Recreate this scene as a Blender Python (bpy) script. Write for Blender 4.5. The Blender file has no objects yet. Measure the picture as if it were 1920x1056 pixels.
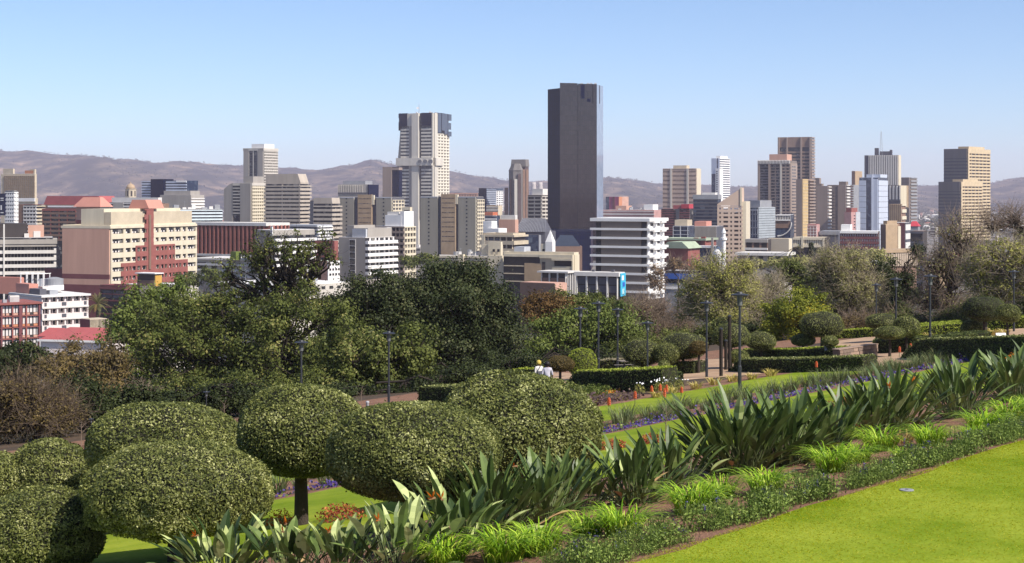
import bpy, bmesh, math, random
import numpy as np
from mathutils import Vector, Matrix, Euler
R = math.radians
S = bpy.context.scene
C = S.collection
# ------------------------------------------------------------------ camera
F, HY = 3000.0, 365.0            # focal length in photo pixels, row of the true horizon
cam_d = bpy.data.cameras.new('camera')
cam = bpy.data.objects.new('camera', cam_d); C.objects.link(cam)
cam.rotation_euler = (R(90), 0, 0)
cam_d.sensor_width = 36; cam_d.lens = F / 1920 * 36; cam_d.shift_y = -(528 - HY) / 1920
cam_d.clip_start = 0.5; cam_d.clip_end = 40000
S.camera = cam
# ------------------------------------------------------------------ sky, sun, exposure
SUN_EL, SUN_B = 45.0, 37.0       # elevation; degrees behind the camera plane, from the right
w = bpy.data.worlds.new('World'); S.world = w; w.use_nodes = True
nt = w.node_tree; bg = nt.nodes['Background']
sky = nt.nodes.new('ShaderNodeTexSky'); sky.sky_type = 'NISHITA'; sky.sun_disc = False
sdir = Vector((math.cos(R(SUN_B)) * math.cos(R(SUN_EL)), -math.sin(R(SUN_B)) * math.cos(R(SUN_EL)), math.sin(R(SUN_EL))))
sky.sun_elevation = R(SUN_EL); sky.sun_rotation = math.atan2(sdir.x, sdir.y)
sky.altitude = 1300; sky.air_density = 0.8; sky.dust_density = 1.5; sky.ozone_density = 4.5
nt.links.new(sky.outputs[0], bg.inputs[0]); bg.inputs[1].default_value = 0.116
sl = bpy.data.lights.new('sun', 'SUN'); sl.energy = 4.9; sl.angle = R(0.5); sl.color = (1.0, 0.93, 0.84)
sun = bpy.data.objects.new('sun', sl); C.objects.link(sun)
sun.rotation_euler = (-sdir).to_track_quat('-Z', 'Y').to_euler()
sun.location = (300, -100, 300)
S.view_settings.view_transform = 'Standard'; S.view_settings.look = 'None'
S.view_settings.gamma = 1; S.view_settings.exposure = 0.5; S.view_settings.use_curve_mapping = False
S.cycles.max_bounces = 6; S.cycles.volume_bounces = 1; S.cycles.transparent_max_bounces = 6
HAZE = 6.3e-5

# ------------------------------------------------------------------ helpers
rnd = random.Random(7); rng = np.random.default_rng(11)
def PX(px, Y): return (px - 960) / F * Y
def PZ(py, Y): return (HY - py) / F * Y
TU = (0.63, 0.777); TN = (-0.777, 0.63)          # along the terraces / down across them
def uv(x, y): return x * TU[0] + y * TU[1], x * TN[0] + y * TN[1]
def xy(u, v): return u * TU[0] + v * TN[0], u * TU[1] + v * TN[1]
VB = [(-60, -5.0), (12.4, -5.0), (32, -7.95), (54, -10.2), (64, -11.3)]
def gv(v):
    for (a, za), (b, zb) in zip(VB, VB[1:]):
        if v <= b: return za + (zb - za) * max(0, v - a) / (b - a)
    return max(-62.0, -11.3 - 0.13 * (v - 64))
def gz(x, y): return gv(uv(x, y)[1])
def G(px, py):                                     # the ground point seen at a photo pixel
    kx, kz = (px - 960) / F, (HY - py) / F
    lo, hi = 5.0, 400.0
    Y = lo
    while Y < hi:
        if kz * Y <= gz(kx * Y, Y): break
        Y += 0.25
    a, b = Y - 0.25, Y
    for _ in range(20):
        m = (a + b) / 2
        if kz * m <= gz(kx * m, m): b = m
        else: a = m
    return Vector((kx * b, b, gz(kx * b, b)))

_mats = {}
def M(name, col=None, rough=0.75, var=0.12, scale=0.25, spec=0.3, bump=0.0, col2=None, metallic=0.0, streak=0.0, detail=5):
    if name in _mats: return _mats[name]
    m = bpy.data.materials.new(name); m.use_nodes = True; t = m.node_tree; p = t.nodes['Principled BSDF']
    p.inputs['Roughness'].default_value = rough; p.inputs['Specular IOR Level'].default_value = spec; p.inputs['Metallic'].default_value = metallic
    tc = t.nodes.new('ShaderNodeTexCoord'); mp = t.nodes.new('ShaderNodeMapping')
    t.links.new(tc.outputs['Object'], mp.inputs[0])
    if streak: mp.inputs['Scale'].default_value = (1, 1, 0.12)
    n = t.nodes.new('ShaderNodeTexNoise'); n.inputs['Scale'].default_value = scale; n.inputs['Detail'].default_value = detail; n.inputs['Roughness'].default_value = 0.6
    t.links.new(mp.outputs[0], n.inputs['Vector'])
    r = t.nodes.new('ShaderNodeValToRGB'); e = r.color_ramp.elements
    c2 = col2 or tuple(min(1, c * (1 + var)) for c in col)
    c1 = tuple(c * (1 - var) for c in col) if not col2 else col
    e[0].position = 0.32; e[0].color = (*c1, 1); e[1].position = 0.68; e[1].color = (*c2, 1)
    t.links.new(n.outputs[0], r.inputs[0]); t.links.new(r.outputs[0], p.inputs['Base Color'])
    if bump:
        b = t.nodes.new('ShaderNodeBump'); b.inputs['Strength'].default_value = bump; b.inputs['Distance'].default_value = 0.05
        n2 = t.nodes.new('ShaderNodeTexNoise'); n2.inputs['Scale'].default_value = scale * 12; n2.inputs['Detail'].default_value = 6
        t.links.new(tc.outputs['Object'], n2.inputs['Vector']); t.links.new(n2.outputs[0], b.inputs['Height']); t.links.new(b.outputs[0], p.inputs['Normal'])
    _mats[name] = m; return m
def leafmat(name, c1, c2, c3=None, rough=0.55, trans=0.3, spec=0.15, k=1.5):
    """leaf to leaf colour variation from a per face random 'tint'"""
    if name in _mats: return _mats[name]
    c1, c2 = [tuple(min(.85, x * k) for x in c) for c in (c1, c2)]; c3 = tuple(min(.85, x * k) for x in c3) if c3 else None
    m = bpy.data.materials.new(name); m.use_nodes = True; t = m.node_tree; p = t.nodes['Principled BSDF']
    p.inputs['Roughness'].default_value = rough; p.inputs['Specular IOR Level'].default_value = spec
    a = t.nodes.new('ShaderNodeAttribute'); a.attribute_name = 'tint'
    r = t.nodes.new('ShaderNodeValToRGB'); e = r.color_ramp.elements
    e[0].position = 0.1; e[0].color = (*c1, 1); e[1].position = 0.8; e[1].color = (*c2, 1)
    if c3: x = e.new(0.97); x.color = (*c3, 1)
    t.links.new(a.outputs['Fac'], r.inputs[0]); t.links.new(r.outputs[0], p.inputs['Base Color'])
    tr = t.nodes.new('ShaderNodeBsdfTranslucent'); t.links.new(r.outputs[0], tr.inputs[0])
    mx = t.nodes.new('ShaderNodeMixShader'); mx.inputs[0].default_value = trans
    t.links.new(p.outputs[0], mx.inputs[1]); t.links.new(tr.outputs[0], mx.inputs[2])
    t.links.new(mx.outputs[0], t.nodes['Material Output'].inputs[0])
    _mats[name] = m; return m

def link(name, mesh, parent=None, loc=(0, 0, 0), rot=(0, 0, 0), kind=None, label=None, cat=None, group=None, scale=None):
    o = bpy.data.objects.new(name, mesh); C.objects.link(o)
    o.location = loc; o.rotation_euler = rot
    if scale is not None: o.scale = scale if hasattr(scale, '__len__') else (scale,) * 3
    if parent: o.parent = parent
    if kind: o['kind'] = kind
    if label: o['label'] = label
    if cat: o['category'] = cat
    if group: o['group'] = group
    return o
def thing(name, label, cat, loc, rz=0, group=None):
    return link(name, None, None, loc, (0, 0, rz), None, label, cat, group)
def copy_tree(o, loc=None, rz=None, label=None, group=None, scale=None, parent=None):
    c = o.copy(); C.objects.link(c)
    if parent: c.parent = parent
    if loc is not None: c.location = loc
    if rz is not None: c.rotation_euler = (0, 0, rz)
    if scale is not None: c.scale = scale if hasattr(scale, '__len__') else (scale,) * 3
    if label: c['label'] = label
    if group: c['group'] = group
    for ch in o.children: copy_tree(ch, parent=c)
    return c

class MB:
    def __init__(s): s.v, s.f, s.mi, s.mats = [], [], [], []
    def mat(s, m):
        if m not in s.mats: s.mats.append(m)
        return s.mats.index(m)
    def add(s, vs, fs, m):
        n = len(s.v); s.v += [tuple(v) for v in vs]; k = s.mat(m)
        for f in fs: s.f.append(tuple(i + n for i in f)); s.mi.append(k)
    def box(s, b, m):
        x0, x1, y0, y1, z0, z1 = b
        s.add([(x0, y0, z0), (x1, y0, z0), (x1, y1, z0), (x0, y1, z0), (x0, y0, z1), (x1, y0, z1), (x1, y1, z1), (x0, y1, z1)],
              [(0, 3, 2, 1), (4, 5, 6, 7), (0, 1, 5, 4), (1, 2, 6, 5), (2, 3, 7, 6), (3, 0, 4, 7)], m)
    def prism(s, pts, z0, z1, m, top=None, shrink=1.0):
        n = len(pts); cx = sum(p[0] for p in pts) / n; cy = sum(p[1] for p in pts) / n
        s.add([(p[0], p[1], z0) for p in pts] + [(cx + (p[0] - cx) * shrink, cy + (p[1] - cy) * shrink, z1) for p in pts],
              [tuple(range(n - 1, -1, -1)), tuple(range(n, 2 * n))] + [(i, (i + 1) % n, n + (i + 1) % n, n + i) for i in range(n)], m)
    def profile(s, pts, y0, y1, m):                 # outline in (x, z), extruded along y
        n = len(pts)
        s.add([(p[0], y0, p[1]) for p in pts] + [(p[0], y1, p[1]) for p in pts],
              [tuple(range(n)), tuple(range(2 * n - 1, n - 1, -1))] + [(i, n + i, n + (i + 1) % n, (i + 1) % n) for i in range(n)], m)
    def lathe(s, prof, m, n=12, c=(0, 0)):
        vs = []; fs = []
        for r, z in prof:
            for k in range(n):
                a = 2 * math.pi * k / n; vs.append((c[0] + r * math.cos(a), c[1] + r * math.sin(a), z))
        for j in range(len(prof) - 1):
            for k in range(n): fs.append((j * n + k, j * n + (k + 1) % n, (j + 1) * n + (k + 1) % n, (j + 1) * n + k))
        fs.append(tuple(range(n - 1, -1, -1))); fs.append(tuple((len(prof) - 1) * n + k for k in range(n)))
        s.add(vs, fs, m)
    def tube(s, p0, p1, r0, r1, m, n=6):
        v, f = tubes(np.array([p0]), np.array([p1]), np.array([r0]), np.array([r1]), n)
        s.add(v.tolist(), f.tolist(), m)
    def mesh(s, name='mesh', smooth=False):
        me = bpy.data.meshes.new(name); me.from_pydata(s.v, [], s.f)
        for m in s.mats: me.materials.append(m)
        me.polygons.foreach_set('material_index', s.mi)
        if smooth: me.polygons.foreach_set('use_smooth', [True] * len(s.f))
        me.update(); return me
    def ob(s, name, parent=None, **k):
        sm = k.pop('smooth', False)
        return link(name, s.mesh(name, sm), parent, **k)
def tubes(p0, p1, r0, r1, n=4):
    d = p1 - p0; L = np.linalg.norm(d, axis=1, keepdims=True) + 1e-9; d = d / L
    ref = np.where(np.abs(d[:, 2:3]) > 0.9, np.array([[1.0, 0, 0]]), np.array([[0, 0, 1.0]]))
    a = np.cross(d, ref); a /= np.linalg.norm(a, axis=1, keepdims=True); b = np.cross(d, a)
    N = len(p0); V = np.zeros((N, 2 * n, 3))
    for k in range(n):
        t = 2 * math.pi * k / n; o = a * math.cos(t) + b * math.sin(t)
        V[:, k] = p0 + o * r0[:, None]; V[:, n + k] = p1 + o * r1[:, None]
    base = (np.arange(N) * 2 * n)[:, None]
    fs = [np.concatenate([base + k, base + (k + 1) % n, base + n + (k + 1) % n, base + n + k], 1) for k in range(n)]
    return V.reshape(-1, 3), np.concatenate(fs)
def npmesh(name, groups, mats, smooth=False):
    """groups: list of (verts Nx3, quads Mx4, material index, tint M or None)"""
    vs, fs, mi, ti = [], [], [], []; off = 0
    for v, f, k, t in groups:
        vs.append(v); fs.append(f + off); off += len(v); mi.append(np.full(len(f), k)); ti.append(np.zeros(len(f)) if t is None else t)
    v = np.concatenate(vs).astype(np.float32); f = np.concatenate(fs).astype(np.int32); mi = np.concatenate(mi).astype(np.int32); ti = np.concatenate(ti).astype(np.float32)
    me = bpy.data.meshes.new(name)
    me.vertices.add(len(v)); me.vertices.foreach_set('co', v.ravel())
    me.loops.add(f.size); me.loops.foreach_set('vertex_index', f.ravel())
    me.polygons.add(len(f)); me.polygons.foreach_set('loop_start', np.arange(len(f), dtype=np.int32) * 4)
    try: me.polygons.foreach_set('loop_total', np.full(len(f), 4, dtype=np.int32))
    except Exception: pass
    for m in mats: me.materials.append(m)
    me.polygons.foreach_set('material_index', mi)
    me.polygons.foreach_set('use_smooth', np.full(len(f), smooth))
    at = me.attributes.new('tint', 'FLOAT', 'FACE'); at.data.foreach_set('value', ti)
    me.update(calc_edges=True); return me
def unit(a): return a / (np.linalg.norm(a, axis=-1, keepdims=True) + 1e-9)
def leaves(c, nrm, size, aspect=0.5, spread=0.8, g=None):
    """diamond leaf cards at centres c, facing roughly along nrm"""
    g = g or rng; N = len(c)
    n = unit(nrm + spread * g.normal(size=(N, 3)))
    t = unit(np.cross(n, g.normal(size=(N, 3)))); b = np.cross(n, t)
    s = (size * g.uniform(0.65, 1.35, N))[:, None]
    V = np.stack([c - t * s * 0.5, c + b * s * aspect * 0.5 + t * s * 0.05, c + t * s * 0.5, c - b * s * aspect * 0.5 + t * s * 0.05], 1)
    f = np.arange(N * 4).reshape(N, 4)
    return V.reshape(-1, 3), f, g.uniform(0, 1, N)

# ------------------------------------------------------------------ haze
def build_haze():
    mb = MB(); m = bpy.data.materials.new('haze_air'); m.use_nodes = True; t = m.node_tree
    t.nodes.remove(t.nodes['Principled BSDF'])
    pv = t.nodes.new('ShaderNodeVolumePrincipled'); pv.inputs['Color'].default_value = (0.87, 0.815, 1.0, 1)
    pv.inputs['Density'].default_value = HAZE; pv.inputs['Anisotropy'].default_value = 0.0
    t.links.new(pv.outputs[0], t.nodes['Material Output'].inputs['Volume'])
    mb.box((-11900, 11900, -11900, 11900, -66, 290), m); mb.ob('haze', kind='stuff')
build_haze()

# ------------------------------------------------------------------ terrain
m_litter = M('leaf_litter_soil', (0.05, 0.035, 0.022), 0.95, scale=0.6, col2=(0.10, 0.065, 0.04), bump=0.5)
m_soil = M('red_soil', (0.17, 0.085, 0.05), 0.95, scale=1.6, col2=(0.27, 0.145, 0.09), bump=0.9)
m_path = M('tan_path', (0.33, 0.21, 0.13), 0.95, scale=0.8, col2=(0.45, 0.31, 0.20), bump=0.4)
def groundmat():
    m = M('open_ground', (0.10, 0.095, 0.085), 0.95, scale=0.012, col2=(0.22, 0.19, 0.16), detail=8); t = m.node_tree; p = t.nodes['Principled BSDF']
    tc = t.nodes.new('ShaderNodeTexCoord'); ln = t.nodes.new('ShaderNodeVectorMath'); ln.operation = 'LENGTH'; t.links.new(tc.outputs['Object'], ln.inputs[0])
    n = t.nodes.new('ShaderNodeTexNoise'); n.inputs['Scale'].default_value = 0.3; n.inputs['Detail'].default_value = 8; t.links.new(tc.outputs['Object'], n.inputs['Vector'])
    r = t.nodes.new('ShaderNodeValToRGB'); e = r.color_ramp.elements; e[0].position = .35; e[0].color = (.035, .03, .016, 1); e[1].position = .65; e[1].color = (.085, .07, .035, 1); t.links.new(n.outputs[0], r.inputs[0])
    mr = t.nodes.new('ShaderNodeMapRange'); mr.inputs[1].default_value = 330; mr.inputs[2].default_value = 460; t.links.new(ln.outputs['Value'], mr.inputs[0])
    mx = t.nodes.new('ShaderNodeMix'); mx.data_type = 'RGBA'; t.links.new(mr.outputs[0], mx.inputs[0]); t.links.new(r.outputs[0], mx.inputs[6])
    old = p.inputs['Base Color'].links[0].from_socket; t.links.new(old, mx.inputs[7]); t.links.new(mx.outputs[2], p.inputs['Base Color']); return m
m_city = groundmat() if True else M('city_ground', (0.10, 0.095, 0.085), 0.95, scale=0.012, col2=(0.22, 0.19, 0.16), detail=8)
def lawnmat():
    m = bpy.data.materials.new('mown_grass'); m.use_nodes = True; t = m.node_tree; p = t.nodes['Principled BSDF']
    p.inputs['Roughness'].default_value = 0.8; p.inputs['Specular IOR Level'].default_value = 0.03
    tc = t.nodes.new('ShaderNodeTexCoord')
    def noise(s, d, r=0.6, sx=None):
        n = t.nodes.new('ShaderNodeTexNoise'); n.inputs['Scale'].default_value = s; n.inputs['Detail'].default_value = d; n.inputs['Roughness'].default_value = r
        if sx:
            mp = t.nodes.new('ShaderNodeMapping'); mp.inputs['Scale'].default_value = sx; t.links.new(tc.outputs['Object'], mp.inputs[0]); t.links.new(mp.outputs[0], n.inputs['Vector'])
        else: t.links.new(tc.outputs['Object'], n.inputs['Vector'])
        return n
    def ramp(n, a, b, p0=0.35, p1=0.65):
        r = t.nodes.new('ShaderNodeValToRGB'); e = r.color_ramp.elements; e[0].position = p0; e[1].position = p1; e[0].color = (*a, 1); e[1].color = (*b, 1)
        t.links.new(n.outputs[0], r.inputs[0]); return r
    r1 = ramp(noise(0.38, 7, 0.66, (1, 1.0, 1)), (0.115, 0.188, 0.006), (0.290, 0.335, 0.036), .32, .68)
    r2 = ramp(noise(14, 4, 0.7, (1, 1, 1)), (0.82, 0.84, 0.75), (1.10, 1.09, 1.15), 0.3, 0.7)
    mx = t.nodes.new('ShaderNodeMix'); mx.data_type = 'RGBA'; mx.blend_type = 'MULTIPLY'; mx.inputs[0].default_value = 1
    t.links.new(r1.outputs[0], mx.inputs[6]); t.links.new(r2.outputs[0], mx.inputs[7]); t.links.new(mx.outputs[2], p.inputs['Base Color'])
    b = t.nodes.new('ShaderNodeBump'); b.inputs['Strength'].default_value = 0.25; b.inputs['Distance'].default_value = 0.02
    t.links.new(noise(40, 4, 0.7).outputs[0], b.inputs['Height']); t.links.new(b.outputs[0], p.inputs['Normal'])
    return m
m_lawn = lawnmat()

def build_ground():
    # wide sheet, polar rings, kept a little under the garden's own ground
    rs = np.concatenate([[0.5], np.geomspace(6, 11500, 150)]); th = np.linspace(0, 2 * math.pi, 241)[:-1]
    vs = []
    for r in rs:
        for a in th:
            x, y = r * math.cos(a), r * math.sin(a); u, v = uv(x, y)
            z = gz(x, y)
            if -60 < v < 66 and -110 < u < 175: z -= 0.6
            if r > 900: z += 1.5 * math.sin(x * 0.004) * math.cos(y * 0.003)
            vs.append((x, y, z))
    n = len(th); fs = [(j * n + k, j * n + (k + 1) % n, (j + 1) * n + (k + 1) % n, (j + 1) * n + k) for j in range(len(rs) - 1) for k in range(n)]
    fs = [f for f in fs]
    mb = MB(); mb.add(vs, fs, m_city); mb.f.append(tuple(range(n - 1, -1, -1))[::-1]); mb.mi.append(0)
    mb.ob('ground', kind='structure', smooth=True)
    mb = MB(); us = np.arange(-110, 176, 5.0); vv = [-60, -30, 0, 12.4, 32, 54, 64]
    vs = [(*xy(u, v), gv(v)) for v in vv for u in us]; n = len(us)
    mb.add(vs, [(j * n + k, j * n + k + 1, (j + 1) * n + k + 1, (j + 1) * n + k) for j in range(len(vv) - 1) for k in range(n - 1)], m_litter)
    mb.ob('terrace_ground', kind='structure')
build_ground()
def sheet(name, poly, mat, off, kind='structure'):
    """a flush surface laid on the terraces; poly in world x, y"""
    bm = bmesh.new(); bm.faces.new([bm.verts.new((p[0], p[1], 0)) for p in poly])
    for v in (12.4, 32, 54):
        p = xy(0, v); g = bm.verts[:] + bm.edges[:] + bm.faces[:]
        bmesh.ops.bisect_plane(bm, geom=g, plane_co=(p[0], p[1], 0), plane_no=(TN[0], TN[1], 0))
    bmesh.ops.triangulate(bm, faces=bm.faces[:])
    for v in bm.verts: v.co.z = gz(v.co.x, v.co.y) + off
    for f in bm.faces:
        f.normal_update()
        if f.normal.z < 0: f.normal_flip()
    me = bpy.data.meshes.new(name); bm.to_mesh(me); bm.free(); me.materials.append(mat)
    return link(name, me, kind=kind)
def strip(name, u0, u1, va, vb, mat, off, wob=0.12, kind='structure'):
    """a band between two slightly wavering lines along the terrace"""
    fa = va if callable(va) else (lambda u: va); fb = vb if callable(vb) else (lambda u: vb)
    us = np.arange(u0, u1 + 0.01, 1.0)
    w_ = lambda u, s: wob * (math.sin(u * 0.9 + s) + 0.6 * math.sin(u * 2.3 + 2 * s))
    p = [xy(u, fa(u) + w_(u, va if not callable(va) else 1)) for u in us] + [xy(u, fb(u) + w_(u, vb if not callable(vb) else 2)) for u in us[::-1]]
    return sheet(name, p, mat, off, kind)
def pixpoly(name, pts, mat, off): return sheet(name, [tuple(G(*p))[:2] for p in pts], mat, off)
strip('lawn', -60, 120, -40, 12.4, m_lawn, 0.012, 0.09)
strip('flower_bed', -60, 120, 12.1, 20.5, m_soil, 0.004, 0.05)
strip('lawn', -60, 120, 20.5, 29.6, m_lawn, 0.012)
strip('flower_bed', -60, 120, 29.6, 33.4, m_soil, 0.008)
strip('lawn', -60, 120, 33.4, 37.9, m_lawn, 0.012)
strip('flower_bed', -60, 120, 37.9, 39.8, m_soil, 0.008)
strip('lawn', -60, 52, 39.8, 46, m_lawn, 0.012)
strip('flower_bed', -60, 120, 51.5, 58.0, m_soil, 0.008)
pixpoly('path', [(1240, 718), (1300, 712), (1430, 702), (1400, 690), (1370, 672), (1300, 676), (1300, 695), (1240, 706)], m_path, 0.020)
pixpoly('path', [(1605, 688), (1640, 690), (1712, 680), (1700, 662), (1650, 664), (1640, 640), (1660, 632), (1640, 631), (1565, 640), (1560, 652), (1576, 668), (1600, 680)], m_path, 0.020)
pixpoly('path', [(1800, 650), (1990, 650), (1990, 612), (1900, 615), (1850, 628)], m_path, 0.020)
pixpoly('path', [(1005, 725), (1060, 727), (1075, 700), (1010, 698)], m_path, 0.024)

def build_hills():
    prof = [(-700, 300), (-300, 290), (0, 286), (60, 288), (150, 293), (230, 302), (290, 307), (330, 303), (420, 312), (480, 318), (540, 316), (600, 321), (660, 312), (695, 302),
            (725, 308), (780, 318), (850, 324), (900, 333), (960, 341), (1060, 342), (1130, 334), (1165, 335), (1230, 346), (1330, 349), (1420, 352), (1560, 352), (1700, 350), (1760, 348),
            (1850, 345), (1920, 334), (2100, 330), (2600, 340)]
    px = np.array([p[0] for p in prof]); py = np.array([p[1] for p in prof])
    nx, ny = 340, 70
    X = np.linspace(-700, 2600, nx); Yv = np.linspace(5300, 10600, ny)
    def nz(a, b, s):
        return sum(np.sin(a * f * 1.3 + s * i + 1.7 * np.sin(b * f * 0.9 + i)) * np.cos(b * f * 1.1 + 2.1 * i + s) / f for i, f in enumerate((1, 2.1, 4.3, 8.9, 17)))
    P, YY = np.meshgrid(X, Yv)
    ridge = (HY - np.interp(P, px, py)) / F
    t = np.clip((YY - 5300) / 3600, 0, 1); e = t * t * (3 - 2 * t); back = np.clip((YY - 9000) / 1500, 0, 1)
    top = ridge * 9000 - (0.25 * back) * (ridge * 9000 + 62)
    n = nz(P * 0.011, YY * 0.0011, 0.7)
    z = -64 + (top + 64) * np.clip(e + 0.13 * n * (1 - t) * t * 4, 0, 1.2) + 7 * nz(P * 0.05, YY * 0.006, 3.1) * t * (1 - 0.6 * (np.abs(YY - 9000) < 300))
    xw = (P - 960) / F * YY
    V = np.stack([xw, YY, z], -1).reshape(-1, 3)
    f = np.array([(j * nx + k, j * nx + k + 1, (j + 1) * nx + k + 1, (j + 1) * nx + k) for j in range(ny - 1) for k in range(nx - 1)])
    m = bpy.data.materials.new('bushveld_hillside'); m.use_nodes = True; tn = m.node_tree; p = tn.nodes['Principled BSDF']; p.inputs['Roughness'].default_value = 0.95; p.inputs['Specular IOR Level'].default_value = 0.1
    tc = tn.nodes.new('ShaderNodeTexCoord'); mp = tn.nodes.new('ShaderNodeMapping'); mp.inputs['Scale'].default_value = (1, 0.45, 2.5); tn.links.new(tc.outputs['Object'], mp.inputs[0])
    na = tn.nodes.new('ShaderNodeTexNoise'); na.inputs['Scale'].default_value = 0.0065; na.inputs['Detail'].default_value = 9; na.inputs['Roughness'].default_value = 0.68
    tn.links.new(mp.outputs[0], na.inputs['Vector'])
    r = tn.nodes.new('ShaderNodeValToRGB'); el = r.color_ramp.elements
    el[0].position = 0.45; el[0].color = (0.020, 0.022, 0.016, 1); el[1].position = 0.70; el[1].color = (0.34, 0.235, 0.15, 1)
    x = el.new(0.54); x.color = (0.085, 0.068, 0.045, 1); x = el.new(0.61); x.color = (0.16, 0.115, 0.075, 1)
    tn.links.new(na.outputs[0], r.inputs[0]); tn.links.new(r.outputs[0], p.inputs['Base Color'])
    link('hills', npmesh('hills', [(V, f, 0, None)], [m], True), kind='structure')
    from_grid = lambda xx, yy: None
    zi = z
    def hz(xw_, yw_):
        pp = xw_ / yw_ * F + 960
        j = np.clip(((yw_ - 5300) / 5300 * (ny - 1)).astype(int), 0, ny - 1); k = np.clip(((pp + 700) / 3300 * (nx - 1)).astype(int), 0, nx - 1)
        return zi[j, k]
    # distant trees and houses, a mass nobody could count
    N = 26000
    yw = rng.uniform(2300, 8900, N); pp = rng.uniform(-60, 1980, N); xw = (pp - 960) / F * yw
    cl = nz(pp * 0.02, yw * 0.003, 1.1) + rng.normal(size=N) * 0.7; keep = cl > np.where(yw < 5800, -0.35, 0.25)
    xw, yw = xw[keep], yw[keep]; zz = np.where(yw < 5300, -62, hz(xw, yw)); k = 5
    hgt = rng.uniform(4, 9, len(xw))
    c = np.repeat(np.stack([xw, yw, zz + hgt * 0.5], 1), k, 0) + rng.normal(size=(len(xw) * k, 3)) * np.repeat(hgt, k)[:, None] * np.array([0.55, 0.55, 0.28])
    lv, lf, lt = leaves(c, np.array([[0.3, -0.6, 0.6]]), np.repeat(hgt, k) * 0.8, 0.8, 0.5)
    link('distant_trees', npmesh('distant_trees', [(lv, lf, 0, lt)], [leafmat('far_bush', (0.016, 0.02, 0.013), (0.045, 0.045, 0.026))]), kind='stuff')
    mb = MB(); cols = [M('house_white', (0.6, 0.57, 0.52)), M('house_cream', (0.45, 0.38, 0.28))]; rfs = [M('far_roof_red', (0.30, 0.12, 0.09)), M('far_roof_grey', (0.25, 0.24, 0.24)), M('house_white', (0.6, 0.57, 0.52))]
    for i in range(620):
        y = rnd.uniform(2400, 5600); p_ = rnd.uniform(-40, 1960); x = (p_ - 960) / F * y
        z0 = -62.5 if y < 5300 else float(hz(np.array([x]), np.array([y]))[0]) - 1
        w_, d, h = rnd.uniform(7, 18), rnd.uniform(7, 12), rnd.uniform(3, 6)
        if rnd.random() < 0.15: h *= 2; w_ *= 1.5
        a = R(-25)
        ca, sa = math.cos(a), math.sin(a)
        q = [(x + dx * ca - dy * sa, y + dx * sa + dy * ca) for dx, dy in ((0, 0), (w_, 0), (w_, d), (0, d))]
        mb.prism(q, z0, z0 + h + 1, rnd.choice(cols)); mb.prism(q, z0 + h + 1.02, z0 + h + 3, rnd.choice(rfs), shrink=0.35)
    mb.ob('distant_suburb', kind='stuff')
build_hills()
# ------------------------------------------------------------------ building kit
cream = M('cream_plaster', (0.58, 0.51, 0.38), 0.85, var=.1, streak=1, scale=.35); creamd = M('buff_plaster', (0.48, 0.405, 0.295), 0.85)
conc = M('concrete', (0.33, 0.30, 0.265), 0.9, streak=1, scale=0.2); concl = M('pale_concrete', (0.50, 0.46, 0.40), 0.9, streak=1, scale=0.2)
concd = M('dark_concrete', (0.17, 0.155, 0.145), 0.9, streak=1, scale=0.2); tan = M('tan_brick', (0.36, 0.26, 0.165), 0.9)
brown = M('brown_brick', (0.20, 0.125, 0.09), 0.9); brownl = M('pinkish_brown_render', (0.50, 0.295, 0.22), 0.9, var=0.09, scale=0.3, streak=1)
taupe = M('taupe_concrete', (0.27, 0.21, 0.175), 0.9, streak=1, scale=0.2)
maroon = M('maroon_render', (0.16, 0.055, 0.058), 0.85); brick = M('red_brick', (0.25, 0.085, 0.072), 0.9)
white = M('white_paint', (0.74, 0.72, 0.69), 0.7, var=0.06); offw = M('off_white_paint', (0.60, 0.57, 0.53), 0.8, var=0.08)
pink = M('pinkish_white_paint', (0.66, 0.58, 0.55), 0.8, var=0.06); lgrey = M('light_grey_panel', (0.42, 0.43, 0.45), 0.6); mgrey = M('mid_grey_panel', (0.25, 0.255, 0.27), 0.7)
dgrey = M('dark_grey_panel', (0.085, 0.085, 0.10), 0.6); silver = M('silver_panel', (0.50, 0.54, 0.62), 0.45, var=0.05, spec=0.5)
roofg = M('grey_roof', (0.38, 0.36, 0.35), 0.9, scale=0.5); roofl = M('pale_roof', (0.62, 0.60, 0.58), 0.9, scale=0.5); roofd = M('dark_roof', (0.13, 0.12, 0.125), 0.9, scale=0.5)
salmon = M('salmon_roof', (0.50, 0.225, 0.17), 0.7, var=0.05); redroof = M('red_sheet_roof', (0.36, 0.09, 0.085), 0.6, var=0.08); orange = M('orange_brick', (0.50, 0.21, 0.11), 0.85)
glass = M('window_glass', (0.016, 0.017, 0.024), 0.12, var=0.3, scale=0.6, spec=0.5); glassb = M('blue_glass', (0.03, 0.045, 0.085), 0.1, var=0.25, scale=0.4, spec=0.8)
glassk = M('black_glass', (0.002, 0.005, 0.036), 0.3, var=0.2, spec=0.04); glassw = M('brown_reflection_glass', (0.017, 0.012, 0.015), 0.05, var=0.12, scale=0.05, spec=0.42)  # brown base colour stands in for the horizon reflected in the tower front
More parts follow.
